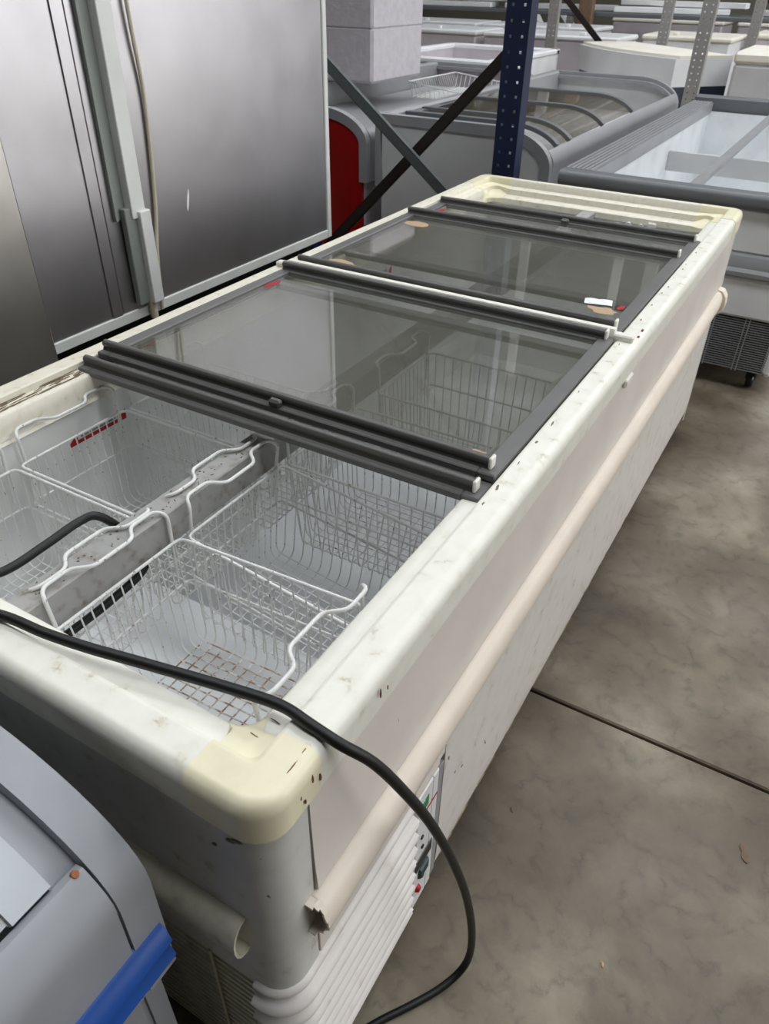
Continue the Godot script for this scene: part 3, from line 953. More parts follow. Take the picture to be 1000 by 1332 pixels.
# ---------------------------------------------------------------- black cord
func build_cord() -> void:
	O = Vector3(0.1, 0.0, -0.33)
	var st := mb()
	var p := [Vector3(-0.462, 0.655, -0.09), Vector3(-0.462, 0.655, -0.15), Vector3(-0.458, 0.66, -0.22), Vector3(-0.455, 0.672, -0.28), Vector3(-0.475, 0.683, -0.31), Vector3(-0.488, 0.72, -0.295), Vector3(-0.496, 0.768, -0.262), Vector3(-0.504, 0.772, -0.235), Vector3(-0.506, 0.768, -0.18), Vector3(-0.512, 0.764, -0.12), Vector3(-0.53, 0.775, -0.07),
		Vector3(-0.55, 0.803, -0.035), Vector3(-0.53, 0.812, -0.004), Vector3(-0.47, 0.808, -0.018), Vector3(-0.40, 0.806, -0.044), Vector3(-0.335, 0.806, -0.051), Vector3(-0.277, 0.806, -0.0605), Vector3(-0.215, 0.806, -0.074), Vector3(-0.11, 0.806, -0.096), Vector3(-0.058, 0.806, -0.104),
		Vector3(-0.02, 0.8065, -0.1), Vector3(0.012, 0.797, -0.102), Vector3(0.036, 0.762, -0.122), Vector3(0.055, 0.7, -0.148), Vector3(0.075, 0.6, -0.186), Vector3(0.092, 0.46, -0.232), Vector3(0.105, 0.32, -0.27), Vector3(0.113, 0.18, -0.298), Vector3(0.113, 0.07, -0.312), Vector3(0.105, 0.02, -0.3), Vector3(0.085, 0.0065, -0.262), Vector3(0.055, 0.0065, -0.215), Vector3(0.02, 0.0065, -0.165), Vector3(-0.01, 0.0065, -0.11), Vector3(-0.03, 0.0065, -0.02)]
	tube(st, spline(p, 7), 0.0062, 10)
	solo("power_cord", "thick black power cord lying across the freezer's near rim and hanging to the floor", "cord", O, st, M.cord)

# ---------------------------------------------------------------- freezers with a curved front
func bow(xr: float, w: float, top: float, down: float, off: float, a := 0.27, b := 0.15) -> Array:
	# cross-section outline from the lower right, over the bow, to the lower left; off shrinks it inward
	var o := [Vector2(xr - off, down)]
	for k in 13:
		var t := PI / 2 * k / 12.0
		o.append(Vector2(xr - a + (a - off) * cos(t), top - b + (b - off) * sin(t)))
	o.append(Vector2(xr - w + off, top - off))
	o.append(Vector2(xr - w + off, down))
	return o

func curved_freezer(t: Node3D, xr: float, w: float, z0: float, z1: float, top: float, body: Material, trim: Material, endm: Material, lid_m: Material, pane: Material, lids: Array, a := 0.27, b := 0.15) -> void:
	# z0: near end, z1: far end
	var st := mb()
	box(st, Vector3(xr - w + 0.03, 0.05, z0 - 0.03), Vector3(xr - 0.03, top - b - 0.06, z1 + 0.03), 0.01)
	box(st, Vector3(xr - w + 0.05, 0.0, z0 - 0.08), Vector3(xr - 0.05, 0.06, z1 + 0.08))
	part("body", st, body, t)
	for e in [[z0, -1.0], [z1, 1.0]]:
		# end panel inside a moulded trim arch
		st = mb()
		extrude(st, bow(xr, w, top, 0.04, 0.035, a, b), "z", e[0] + e[1] * 0.006, e[0] + e[1] * 0.03)
		part("end_panel", st, endm if e[1] < 0 or endm != M.red_body else body, t)
		st = mb()
		var line := bow(xr, w, top, top - b - 0.17, 0.0, a, b)
		extrude(st, strip(line, 0.045), "z", e[0], e[0] + e[1] * 0.038)
		var cap := part("end_trim", st, trim, t)
		st = mb()
		line = bow(xr, w, top, top - b - 0.03, 0.022, a, b)
		extrude(st, strip(line, 0.02), "z", e[0] + e[1] * 0.038, e[0] + e[1] * 0.068)
		part("channel", st, trim, cap)
	# front and rear rails
	st = mb()
	var pr := [Vector2(xr - 0.07, top - b - 0.17), Vector2(xr - 0.002, top - b - 0.17)]
	for k in 6:
		var q := 0.44 * k / 5.0
		pr.append(Vector2(xr - a + (a + 0.003 * sin(k * 0.63)) * cos(q), top - b + (b + 0.002) * sin(q)))
	pr.append(Vector2(pr[-1].x - 0.006, pr[-1].y + 0.004)); pr.append(Vector2(pr[-1].x - 0.010, pr[-1].y - 0.004)); pr.append(Vector2(pr[-1].x - 0.004, pr[-1].y - 0.03))
	extrude(st, pr, "z", z0 - 0.041, z1 + 0.041)
	part("front_rail", st, trim, t)
	st = mb()
	box(st, Vector3(xr - w, top - 0.16, z0 - 0.038), Vector3(xr - w + 0.06, top, z1 + 0.038), 0.01)
	part("rear_rail", st, trim, t)
	# liner
	st = mb()
	var xl := xr - w + 0.06; var xi := xr - 0.07; var yb := top - 0.5
	quad(st, Vector3(xl, yb, z0 - 0.07), Vector3(xi, yb, z0 - 0.07), Vector3(xi, yb, z1 + 0.07), Vector3(xl, yb, z1 + 0.07), Vector3.UP)
	part("liner", st, lid_m, t)
	for l in lids:
		# curved lid frame and glass between z l[0] and l[1]
		st = mb()
		var arc := bow(xr, w, top, top - b, 0.006, a, b).slice(5, 15)
		arc[-1] = Vector2(xr - w + 0.062, top - 0.006)
		for z in [l[0], l[1] + 0.04]:
			extrude(st, strip(arc, 0.018), "z", z, z - 0.04)
		box(st, Vector3(xr - w + 0.06, top - 0.032, l[0]), Vector3(xr - w + 0.1, top - 0.014, l[1]), 0.003)
		var lf := part("curved_lid", st, lid_m, t)
		st = mb()
		var gl := bow(xr, w, top, top - b, 0.014, a, b).slice(5, 15)
		gl[-1] = Vector2(xr - w + 0.09, top - 0.014)
		extrude(st, strip(gl, 0.005), "z", l[0] - 0.035, l[1] + 0.035)
		part("pane", st, pane, lf)

func build_curved_freezers() -> void:
	# grey one in the lower left foreground
	var t := thing("chest_freezer", "grey curved-top freezer with a blue bumper strip in the lower left foreground", "freezer", Vector3(-0.56, 0, 0.7))
	curved_freezer(t, -0.118, 0.9, 1.55, 0.045, 0.792, M.grey_plastic, M.grey_plastic, M.grey_plastic, M.grey_lid, M.clear_glass, [[0.85, 0.113]], 0.25, 0.13)
	var st := mb()
	extrude(st, [Vector2(-0.122, 0.510), Vector2(-0.111, 0.515), Vector2(-0.105, 0.53), Vector2(-0.111, 0.542), Vector2(-0.112, 0.55), Vector2(-0.104, 0.562), Vector2(-0.111, 0.582), Vector2(-0.122, 0.588)], "z", 0.05, 1.52)
	tag(part("bumper", st, M.blue, t), "bright blue bumper strip")
	st = mb(); lathe(st, [Vector2(0, 0.006), Vector2(0.0035, 0.006), Vector2(0.0045, 0.0)], Vector3(-0.15, 0.719, 0.094), Vector3(0.5, 0.86, 0.0).normalized(), 10)
	part("amber_plug", st, M.orange, t)
	# white one behind the rack, brown glass lid
	t = thing("chest_freezer", "white freezer with a curved brownish glass lid behind the blue rack post", "freezer", Vector3(-1.315, 0, -4.3))
	curved_freezer(t, -0.88, 0.88, -3.1, -5.5, 0.85, M.white_dull, M.grey_light, M.white_dull, M.grey_trim, M.brown_glass, [[-3.28, -4.0], [-3.45, -4.55]])
	# red one to its left
	t = thing("chest_freezer", "open chest freezer with a deep red end panel beside the steel cabinet", "freezer", Vector3(-2.26, 0, -4.3))
	curved_freezer(t, -1.82, 0.88, -3.12, -5.5, 0.85, M.lilac, M.grey_light, M.red_body, M.lilac, M.clear_glass, [])
	st = mb()
	box(st, Vector3(-2.62, 0.70, -3.3), Vector3(-1.95, 0.715, -5.3), 0.003)
	part("load_shelf", st, M.grey_light, t)
	var O0 := O
	for k in 1:
		var bk := thing("wire_basket", "grey wire basket inside the open red-ended freezer", "basket", Vector3(-2.1, 0.72, -4.9))
		st = mb()
		tube(st, rounded([Vector3(-2.42, 0.81, -4.6), Vector3(-1.95, 0.76, -4.6), Vector3(-1.95, 0.76, -5.3), Vector3(-2.42, 0.81, -5.3)], 0.02, 3, true), 0.004, 5, true)
		part("rim_wire", st, M.white_metal, bk)
		for i in 22:
			st = mb()
			var z := -4.62 - i * 0.031
			tube(st, [Vector3(-2.42, 0.81, z), Vector3(-2.38, 0.722, z), Vector3(-1.98, 0.722, z), Vector3(-1.95, 0.76, z)], 0.002, 4)
			part("wire", st, M.white_metal, bk)
		for i in 14:
			st = mb()
			var x := -2.4 + i * 0.034
			var yt := lerpf(0.81, 0.76, i / 13.0)
			tube(st, [Vector3(x, yt, -5.3), Vector3(x, 0.724, -5.27), Vector3(x, 0.724, -4.63), Vector3(x, yt, -4.6)], 0.002, 4)
			part("wire", st, M.white_metal, bk)
	O = O0

# ---------------------------------------------------------------- grey-rimmed island freezer at the back right
func build_grey_freezer() -> void:
	var x0 := -0.762; var x1 := 0.25; var z0 := -2.87; var z1 := -5.45; var top := 0.752
	var t := thing("island_freezer", "open white freezer with grey corrugated rim and black wheels at the back right", "freezer", Vector3(-0.256, 0, -4.15))
	var st := mb()
	box(st, Vector3(x0 + 0.02, 0.54, z0 - 0.03), Vector3(x1 - 0.02, 0.70, z0 - 0.09), 0.01)
	box(st, Vector3(x0 + 0.02, 0.30, z0 - 0.02), Vector3(x1 - 0.02, 0.455, z0 - 0.09), 0.012)
	box(st, Vector3(x0 + 0.02, 0.08, z0 - 0.09), Vector3(x0 + 0.06, 0.70, z1 + 0.05), 0.01)
	box(st, Vector3(x1 - 0.07, 0.08, z0 - 0.02), Vector3(x1 - 0.02, 0.70, z1 + 0.05), 0.02)
	box(st, Vector3(x0 + 0.02, 0.08, z1 + 0.09), Vector3(x1 - 0.02, 0.70, z1 + 0.05), 0.01)
	box(st, Vector3(x0 + 0.04, 0.08, z0 - 0.12), Vector3(x1 - 0.04, 0.12, z1 + 0.06))
	part("body", st, M.white_body, t)
	st = mb()
	extrude(st, [Vector2(z0 - 0.09, 0.455), Vector2(z0 - 0.02, 0.455), Vector2(z0 - 0.002, 0.465), Vector2(z0, 0.48), Vector2(z0 - 0.012, 0.492), Vector2(z0 - 0.012, 0.5), Vector2(z0 - 0.02, 0.535), Vector2(z0 - 0.03, 0.542), Vector2(z0 - 0.09, 0.542)], "x", x0 + 0.02, x1 - 0.01)
	part("bumper", st, M.grey_light, t)
	# rim: rounded front lip, corrugated left side, back
	var lip := []
	for k in 9:
		var a := -PI * 0.5 + PI * k / 8.0
		lip.append(Vector2(z0 - 0.02 + 0.02 * cos(a), top - 0.028 + 0.028 * sin(a)))
	lip.append(Vector2(z0 - 0.075, top)); lip.append(Vector2(z0 - 0.075, top - 0.056))
	st = mb(); extrude(st, lip, "x", x0, x1)
	tag(part("rim", st, M.grey_trim, t), "dark grey rounded front rim")
	st = mb()
	var cor := [Vector2(x0, top - 0.06), Vector2(x0, top)]
	for k in 6:
		var x := x0 + 0.004 + k * 0.0195
		cor.append(Vector2(x, top + 0.002)); cor.append(Vector2(x + 0.011, top + 0.002)); cor.append(Vector2(x + 0.0125, top - 0.007)); cor.append(Vector2(x + 0.018, top - 0.007))
	cor.append(Vector2(x0 + 0.122, top - 0.002)); cor.append(Vector2(x0 + 0.122, top - 0.06))
	extrude(st, cor, "z", z0 - 0.072, z1 + 0.06)
	part("rim", st, M.grey_light, t)
	st = mb()
	var cor2 := []
	for p in cor: cor2.append(Vector2(x0 + x1 - p.x, p.y))
	extrude(st, cor2, "z", z0 - 0.072, z1 + 0.06)
	part("rim", st, M.grey_light, t)
	st = mb(); box(st, Vector3(x0, top - 0.06, z1 + 0.09), Vector3(x1, top + 0.03, z1), 0.01); part("rim", st, M.grey_trim, t)
	# liner
	st = mb()
	var xa := x0 + 0.115; var xb := x1 - 0.115; var za := z0 - 0.07; var zb := z1 + 0.11; var yb := 0.2; var yt := top - 0.05
	quad(st, Vector3(xa, yb, za), Vector3(xb, yb, za), Vector3(xb, yb, zb), Vector3(xa, yb, zb), Vector3.UP)
	quad(st, Vector3(xa, yb, za), Vector3(xa, yb, zb), Vector3(xa, yt, zb), Vector3(xa, yt, za), Vector3.RIGHT)
	quad(st, Vector3(xb, yb, za), Vector3(xb, yb, zb), Vector3(xb, yt, zb), Vector3(xb, yt, za), Vector3.LEFT)
	quad(st, Vector3(xa, yb, za), Vector3(xb, yb, za), Vector3(xb, yt, za), Vector3(xa, yt, za), Vector3.FORWARD)
	quad(st, Vector3(xa, yb, zb), Vector3(xb, yb, zb), Vector3(xb, yt, zb), Vector3(xa, yt, zb), Vector3.BACK)
	part("liner", st, M.liner_floor, t)
	st = mb(); box(st, Vector3(-0.275, top - 0.035, za + 0.02), Vector3(-0.24, top - 0.005, zb), 0.004); tag(part("centre_bar", st, M.grey_light, t), "dusty grey centre bar")
	for z in [-3.55, -4.35]:
		st = mb(); box(st, Vector3(xa, 0.52, z), Vector3(xb, 0.62 if z < -4 else 0.6, z - 0.02), 0.003); part("cross_panel", st, M.white_dull, t)
	st = mb(); box(st, Vector3(xb - 0.3, 0.66, zb - 0.001), Vector3(xb - 0.2, 0.672, zb + 0.002)); part("red_sticker", st, M.red, t)
	# condenser grille
	st = mb(); box(st, Vector3(x0 + 0.03, 0.085, z0 - 0.06), Vector3(x1 - 0.055, 0.30, z0 - 0.05)); var gr := part("grille", st, M.dark, t)
	for k in 22:
		st = mb()
		var y := 0.29 - k * 0.0095
		box(st, Vector3(x0 + 0.03, y, z0 - 0.035), Vector3(x1 - 0.055, y + 0.0028, z0 - 0.03))
		part("slat", st, M.grey_light, gr)
	for x in [x0 + 0.25, -0.3, -0.06, -0.045, 0.07, 0.085]:
		st = mb(); box(st, Vector3(x, 0.085, z0 - 0.03), Vector3(x + 0.004, 0.30, z0 - 0.026)); part("grille_wire", st, M.grey_light, gr)
	for q in [[0.15, z0 - 0.1], [x0 + 0.1, z0 - 0.1], [0.15, z1 + 0.1], [x0 + 0.1, z1 + 0.1]]:
		st = mb()
		lathe(st, [Vector2(0.0, -0.014), Vector2(0.026, -0.014), Vector2(0.032, -0.008), Vector2(0.032, 0.008), Vector2(0.026, 0.014), Vector2(0.0, 0.014)], Vector3(q[0], 0.032, q[1]), Vector3.RIGHT)
		var c := part("caster", st, M.black, t)
		st = mb(); box(st, Vector3(q[0] - 0.02, 0.035, q[1] - 0.02), Vector3(q[0] + 0.02, 0.09, q[1] + 0.02), 0.006); part("fork", st, M.dark, c)

# ---------------------------------------------------------------- steel cabinets on the left
func build_cabinets() -> void:
	var x := -1.45
	var t := thing("steel_cabinet", "tall galvanised steel cabinet back with a white vertical duct behind the long freezer", "cabinet", Vector3(-1.85, 0, -1.6))
	var st := mb()
	box(st, Vector3(x - 0.012, 0.56, -0.87), Vector3(x, 2.05, -1.168), 0.002); part("back_panel", st, M.steel, t)
	st = mb(); box(st, Vector3(x - 0.012, 0.56, -1.17), Vector3(x, 2.05, -2.225), 0.002); part("back_panel", st, M.steel, t)
	st = mb(); box(st, Vector3(x - 0.014, 0.535, -0.87), Vector3(x + 0.006, 0.565, -2.225), 0.002); part("bottom_strip", st, M.white_metal, t)
	st = mb(); box(st, Vector3(x - 0.02, 0.535, -2.225), Vector3(x + 0.006, 2.05, -2.25), 0.003); part("edge_strip", st, M.white_metal, t)
	st = mb(); box(st, Vector3(-2.25, 0.56, -0.87), Vector3(x - 0.012, 2.05, -2.245), 0.01); part("body", st, M.white_dull, t)
	st = mb(); box(st, Vector3(-2.22, 0.0, -0.9), Vector3(x - 0.06, 0.56, -2.21), 0.01); part("plinth", st, M.dark, t)
	# vertical duct: a folded sheet channel and its lower cover, with the pipe inside
	st = mb(); box(st, Vector3(x, 0.82, -1.196), Vector3(x + 0.012, 2.04, -1.205), 0.001); box(st, Vector3(x, 0.82, -1.205), Vector3(x + 0.004, 2.04, -1.24), 0.001)
	var d := part("duct", st, M.cover_dark, t)
	st = mb(); box(st, Vector3(x, 0.82, -1.24), Vector3(x + 0.03, 2.04, -1.29), 0.002); part("duct_front", st, M.white_metal, d)
	st = mb()
	box(st, Vector3(x + 0.004, 0.58, -1.218), Vector3(x + 0.024, 0.85, -1.26), 0.002, Transform3D())
	tag(part("lower_cover", st, M.cover_dark, d), "loose lower duct cover")
	st = mb(); box(st, Vector3(x + 0.006, 0.578, -1.258), Vector3(x + 0.04, 0.838, -1.298), 0.002); part("cover_front", st, M.white_metal, d)
	st = mb(); tube(st, [Vector3(x + 0.018, 0.60, -1.265), Vector3(x + 0.018, 0.53, -1.268)], 0.012, 8); part("pipe", st, M.cable, d)
	st = mb(); box(st, Vector3(x, 0.56, -1.128), Vector3(x + 0.004, 2.04, -1.165), 0.001); part("seam_strip", st, M.steel, t)
	st = mb()
	tube(st, spline([Vector3(x + 0.012, 1.75, -1.345), Vector3(x + 0.012, 1.3, -1.357), Vector3(x + 0.008, 1.1, -1.37), Vector3(x + 0.008, 0.85, -1.352), Vector3(x + 0.01, 0.7, -1.325), Vector3(x + 0.012, 0.54, -1.308)], 8), 0.0055, 7)
	part("cable", st, M.cable, t)
	st = mb(); patch(st, Vector3(x + 0.0005, 0.82, -1.49), Vector3.RIGHT, Vector3(0, 1, -0.25), 0.035, 0.006, 0.001, 0.3); part("tape_scrap", st, M.paper, t)
	# nearer stainless cabinet
	t = thing("steel_cabinet", "nearer stainless steel cabinet with a smooth side at the left edge of the picture", "cabinet", Vector3(-1.75, 0, -0.5))
	st = mb(); box(st, Vector3(-2.1, 0.08, 0.35), Vector3(-1.36, 1.99, -0.862), 0.006); part("body", st, M.steel_near, t)
	st = mb(); box(st, Vector3(-2.05, 0.0, 0.32), Vector3(-1.41, 0.08, -0.83), 0.006); part("plinth", st, M.dark, t)

# ---------------------------------------------------------------- pallet racking
func slotted_post(t: Node, at: Vector3, w: float, d: float, h: float, m: Material, holes: float) -> void:
	# open channel post with a real row of punched holes in its front web
	var st := mb()
	var th := 0.004
	box(st, at + Vector3(-w / 2, 0, 0), at + Vector3(-w / 2 + th, h, -d))
	box(st, at + Vector3(w / 2 - th, 0, 0), at + Vector3(w / 2, h, -d))
	var n := int(h / holes)
	var hw := w * 0.05; var hh := holes * 0.2
	for c in [[-w / 2 + th, -w * 0.24 - hw], [-w * 0.24 + hw, w * 0.24 - hw], [w * 0.24 + hw, w / 2 - th]]:
		box(st, at + Vector3(c[0], 0, 0), at + Vector3(c[1], h, -th))
	for k in n:
		for cx in [-w * 0.24, w * 0.24]:
			box(st, at + Vector3(cx - hw, k * holes, 0), at + Vector3(cx + hw, (k + 1) * holes - hh, -th))
	part("post", st, m, t)
	st = mb(); box(st, at + Vector3(-w * 0.8, 0, d * 0.3), at + Vector3(w * 0.8, 0.006, -d * 1.3)); part("foot_plate", st, m, t)

func brace(t: Node, a: Vector3, b: Vector3, w: float, m: Material) -> void:
	var st := mb()
	var dir := (b - a)
	var bs := Basis(dir.normalized(), Vector3.BACK.cross(dir.normalized()).normalized(), Vector3.BACK)
	var tf := Transform3D(bs, a)
	box(st, Vector3(0, -w / 2, 0), Vector3(dir.length(), w / 2, -0.004), 0.001, tf)
	box(st, Vector3(0, w / 2 - 0.004, 0), Vector3(dir.length(), w / 2, -0.022), 0.001, tf)
	box(st, Vector3(0, -w / 2, 0), Vector3(dir.length(), -w / 2 + 0.004, -0.022), 0.001, tf)
	part("brace", st, m, t)

func build_racks() -> void:
	var z := -2.86
	var t := thing("pallet_rack", "blue perforated rack upright with crossed braces behind the long white freezer", "rack", Vector3(-1.0, 0, z))
	slotted_post(t, Vector3(-0.998, 0, z), 0.098, 0.07, 4.2, M.post_blue, 0.05)
	slotted_post(t, Vector3(-2.02, 0, z), 0.098, 0.07, 4.2, M.post_blue, 0.05)
	for k in 3:
		var y := 0.3 + k * 1.16
		brace(t, Vector3(-2.0, y + 0.86, z + 0.004), Vector3(-1.02, y - 0.11 + 0.23, z + 0.004), 0.045, M.brace_grey)
		brace(t, Vector3(-2.0, y - 0.11, z - 0.075), Vector3(-1.02, y + 0.87, z - 0.075), 0.045, M.brace_dark)
	var q := [[-2.63, -7.75, "zinc rack frame of two posts with a dark brace, behind the curved-lid freezer", true], [-0.925, -6.05, "perforated zinc rack upright standing at the corner of the grey-rimmed freezer", false], [-1.02, -9.0, "farthest zinc rack frame with a dark brace, at the right of the top edge", true]]
	for p in q:
		t = thing("pallet_rack", p[2], "rack", Vector3(p[0], 0, p[1]))
		slotted_post(t, Vector3(p[0], 0, p[1]), 0.095, 0.06, 4.2, M.post_zinc, 0.04)
		if p[3]:
			slotted_post(t, Vector3(p[0] + 0.914, 0, p[1] - 0.55), 0.095, 0.06, 4.2, M.post_zinc, 0.04)
			for k in 3:
				brace(t, Vector3(p[0] + 0.03, 1.25 + k * 0.95, p[1] - 0.07), Vector3(p[0] + 0.9, 0.35 + k * 0.95, p[1] - 0.5), 0.05, M.brace_dark)

# ---------------------------------------------------------------- stored goods at the back
func open_freezer(label: String, x0: float, x1: float, z0: float, z1: float, top: float, m: Material, inner: Material, rimm: Material, group := "") -> void:
	var t := thing("chest_freezer", label, "freezer", Vector3((x0 + x1) / 2, 0, (z0 + z1) / 2), group)
	var st := mb()
	box(st, Vector3(x0, 0.06, z0), Vector3(x1, top - 0.45, z1), 0.012)
	for w in [[x0, x0 + 0.06, z0, z1], [x1 - 0.06, x1, z0, z1], [x0, x1, z0, z0 - 0.06], [x0, x1, z1 + 0.06, z1]]:
		box(st, Vector3(w[0], top - 0.5, w[2]), Vector3(w[1], top - 0.03, w[3]), 0.01)
	box(st, Vector3(x0 + 0.05, 0, z0 - 0.05), Vector3(x1 - 0.05, 0.07, z1 + 0.05))
	part("body", st, m, t)
	st = mb()
	for w in [[x0 + 0.061, x0 + 0.066, z0 - 0.06, z1 + 0.06], [x1 - 0.066, x1 - 0.061, z0 - 0.06, z1 + 0.06], [x0 + 0.06, x1 - 0.06, z0 - 0.061, z0 - 0.066], [x0 + 0.06, x1 - 0.06, z1 + 0.061, z1 + 0.066]]:
		box(st, Vector3(w[0], top - 0.45, w[2]), Vector3(w[1], top - 0.03, w[3]))
	part("liner", st, inner, t)
	st = mb()
	for w in [[x0 - 0.01, x0 + 0.075, z0, z1], [x1 - 0.075, x1 + 0.01, z0, z1], [x0 - 0.01, x1 + 0.01, z0 + 0.01, z0 - 0.075], [x0 - 0.01, x1 + 0.01, z1 + 0.075, z1 - 0.01]]:
		box(st, Vector3(w[0], top - 0.04, w[2]), Vector3(w[1], top, w[3]), 0.01)
	part("rim", st, rimm, t)

func closed_freezer(label: String, x0: float, x1: float, z0: float, z1: float, top: float, m: Material, lidm: Material, group := "") -> void:
	var t := thing("chest_freezer", label, "freezer", Vector3((x0 + x1) / 2, 0, (z0 + z1) / 2), group)
	var st := mb()
	box(st, Vector3(x0, 0.06, z0), Vector3(x1, top - 0.05, z1), 0.015)
	box(st, Vector3(x0 + 0.05, 0, z0 - 0.05), Vector3(x1 - 0.05, 0.07, z1 + 0.05))
	part("body", st, m, t)
	st = mb(); box(st, Vector3(x0 - 0.015, top - 0.05, z0 + 0.015), Vector3(x1 + 0.015, top, z1), 0.015)
	var l := part("lid", st, lidm, t)
	var c := x0 + 0.3
	while c < x1 - 0.1:
		st = mb(); box(st, Vector3(c, top - 0.002, z0 - 0.03), Vector3(c + 0.06, top + 0.03, z0 - 0.07), 0.008); part("hinge", st, lidm, l)
		c += 0.75

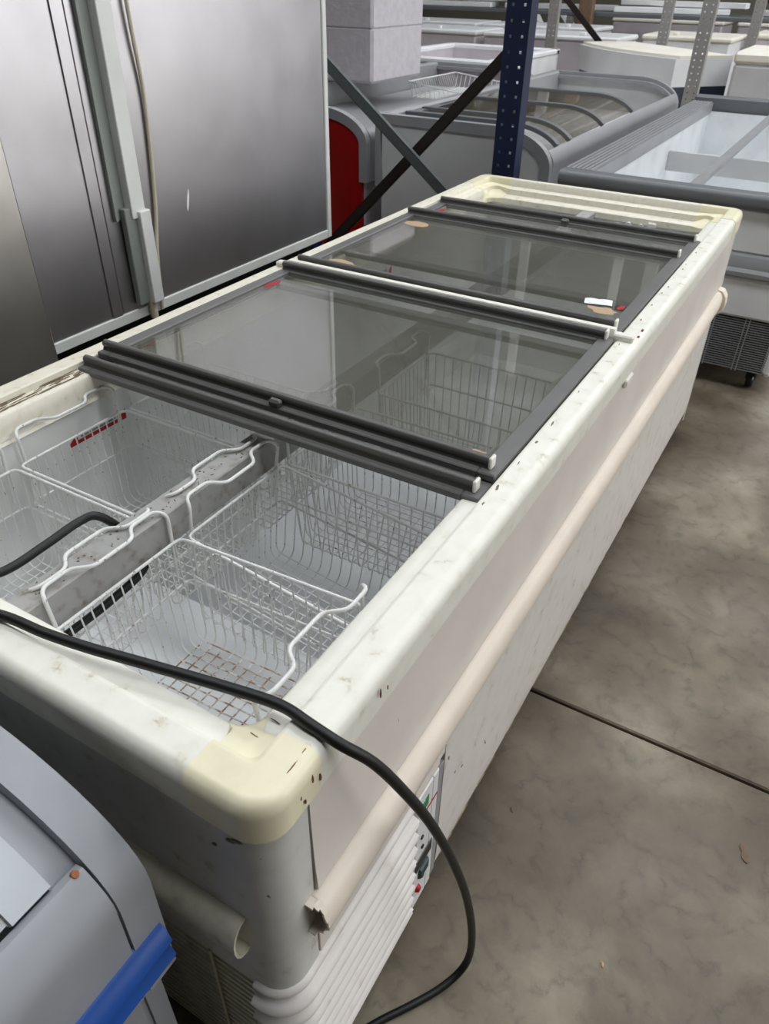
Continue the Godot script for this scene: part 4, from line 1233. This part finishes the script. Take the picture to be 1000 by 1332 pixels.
func build_background() -> void:
	open_freezer("open white chest freezer with lilac-grey inner walls behind the red-ended freezer", -3.35, -2.3, -5.65, -7.1, 0.86, M.white_body, M.lilac, M.white_body)
	# bow-fronted white and navy freezer, turned a little
	var t := thing("chest_freezer", "white bow-fronted freezer with a navy blue lower front behind the curved glass freezer", "freezer", Vector3(-1.6, 0, -7.3))
	var c := Vector3(-1.72, 0, -7.14)
	var tf := Transform3D(Basis(Vector3.UP, -0.72), c)
	for b in [[0.0, 0.68, 0.0, M.navy, "front"], [0.68, 0.87, 0.03, M.white_body, "upper_front"], [0.87, 0.89, 0.0, M.cream, "lid"]]:
		var pr := []
		for k in 13:
			var u := -0.72 + 1.44 * k / 12.0
			pr.append(Vector2(u, 0.1 - 0.2 * u * u + b[2]))
		pr.append(Vector2(0.72, -0.5)); pr.append(Vector2(-0.72, -0.5))
		var st0 := mb()
		var keep := O
		O = Vector3.ZERO
		extrude(st0, pr, "y", b[0], b[1])
		O = keep
		var mi := part(b[4], st0, b[3], t)
		mi.transform = Transform3D(tf.basis, c - t.position)
	# grey-white carton at the right
	var st := mb()
	t = thing("storage_box", "plain grey-white box-shaped freezer standing right of the navy-fronted one", "freezer", Vector3(-0.35, 0, -7.1))
	st = mb(); box(st, Vector3(-0.78, 0.06, -6.7), Vector3(0.15, 0.86, -7.5), 0.02); part("body", st, M.white_dull, t)
	st = mb(); box(st, Vector3(-0.79, 0.86, -6.69), Vector3(0.16, 0.94, -7.5), 0.02); part("lid", st, M.cream, t)
	st = mb(); box(st, Vector3(-0.72, 0.0, -6.76), Vector3(0.1, 0.06, -7.44)); part("plinth", st, M.dark, t)
	# film-wrapped appliance standing on the red-ended freezer
	O = Vector3(-2.55, 0.85, -4.3)
	st = mb()
	box(st, Vector3(-2.72, 0.85, -4.0), Vector3(-2.325, 1.13, -4.6), 0.015)
	box(st, Vector3(-2.722, 1.115, -3.998), Vector3(-2.323, 1.75, -4.602), 0.015)
	solo("wrapped_parcel", "tall parcel wrapped in milky plastic film standing behind the steel cabinet's edge", "parcel", O, st, M.film)
	# rows of lidded freezers
	var rows := [
		["white lidded chest freezer in the row behind the lilac one, left end", -5.3, -3.75, -8.5, -9.25, 0.88, M.lilac, M.white_body],
		["white lidded chest freezer in the row behind the lilac one, middle", -3.65, -2.2, -8.5, -9.25, 0.88, M.lilac, M.white_body],
		["cream lidded chest freezer behind the navy-fronted freezer", -2.15, -1.25, -9.3, -10.2, 0.88, M.white_body, M.cream],
		["cream lidded chest freezer in the far right of the back rows", -1.15, 0.5, -9.95, -10.75, 0.9, M.lilac, M.cream],
		["long white lidded freezer in the second back row on the left", -6.2, -4.4, -9.9, -10.7, 0.88, M.lilac, M.white_body],
		["long white lidded freezer in the second back row, centre", -4.3, -2.9, -9.9, -10.7, 0.88, M.lilac, M.white_body],
		["white lidded freezer in the third back row behind the planks", -3.4, -1.9, -12.4, -13.2, 0.9, M.lilac, M.cream],
		["cream lidded freezer in the third back row at the right", -1.7, -0.1, -12.4, -13.2, 0.9, M.lilac, M.cream],
	]
	for r in rows: closed_freezer(r[0], r[1], r[2], r[3], r[4], r[5], r[6], r[7])
	# loose white panels heaped at the back
	var heap := [
		[-6.0, 1.03, -11.3, 2.4, 0.05, 0.3, 0.0, "lowest long white board at the left end of the heap"],
		[-5.75, 1.10, -11.35, 2.2, 0.12, 0.2, 0.0, "white board second from below at the left end of the heap"],
		[-5.2, 1.22, -11.35, 2.2, 0.0, 0.16, -0.07, "narrow white board slanting down to the right over the left of the heap"],
		[-4.75, 1.15, -12.35, 2.2, 0.0, 0.2, -0.95, "white board leaning steeply in the middle of the heap left of the blue post"],
		[-4.45, 1.15, -12.6, 2.3, 0.0, 0.18, -0.8, "white board leaning beside the blue post in the heap"],
		[-3.9, 1.03, -11.55, 1.5, 0.2, 0.3, 0.0, "grey-white board lying flat behind the blue post"],
		[-2.4, 1.03, -11.45, 1.4, 0.2, 0.3, 0.0, "white board lying right of the brown timber post"],
		[-2.3, 1.10, -11.6, 1.6, -0.1, 0.16, 0.0, "white board lying on another one right of the brown timber post"],
		[-0.6, 1.03, -11.7, 1.6, -0.1, 0.3, 0.0, "white board at the right end of the heap by the far zinc uprights"]]
	for i in heap.size():
		var p: Array = heap[i]
		O = Vector3(p[0], p[1], p[2])
		st = mb()
		var tb := Transform3D(Basis.from_euler(Vector3(0.0, p[4], p[6])), O)
		box(st, Vector3(-p[3] / 2, -0.03, -p[5] / 2), Vector3(p[3] / 2, 0.03, p[5] / 2), 0.006, tb)
		solo("panel_board", p[7], "board", O, st, M.white_body if i % 3 != 2 else M.white_dull, "white boards heaped at the back")
	# trestle under the heap
	var tr := thing("storage_rack", "low grey rack under the heap of white boards", "rack", Vector3(-3.4, 0, -11.6))
	st = mb(); box(st, Vector3(-7.25, 0.95, -11.05), Vector3(0.4, 0.995, -12.0), 0.005); part("shelf", st, M.grey_trim, tr)
	for x in [-7.1, -3.6, 0.3]:
		for z in [-11.1, -11.95]:
			st = mb(); box(st, Vector3(x - 0.04, 0, z - 0.04), Vector3(x + 0.04, 0.95, z + 0.04), 0.004); part("leg", st, M.post_zinc, tr)
	st = mb()
	O = Vector3(-3.33, 0, -10.9)
	box(st, Vector3(-3.42, 0, -10.85), Vector3(-3.24, 2.6, -10.95), 0.01)
	solo("timber_post", "brown timber post among the white boards at the top edge", "post", O, st, M.wood)
	# small brown debris on the floor
	var spots := [[0.488, -0.787, "brown leaf-like scrap on the bare concrete at the right", 0.022], [0.06, -0.64, "small dark scrap on the concrete close to the freezer's side", 0.008], [0.31, -0.444, "pale crumb on the concrete near the hanging cord", 0.006]]
	for s in spots:
		O = Vector3(s[0], 0.0005, s[1])
		st = mb(); patch(st, O, Vector3.UP, Vector3(0.4, 0, 1), s[3], s[3] * 0.45, 0.002, 0.5)
		solo("floor_scrap", s[2], "debris", O, st, M.wood if s[3] > 0.007 else M.residue)
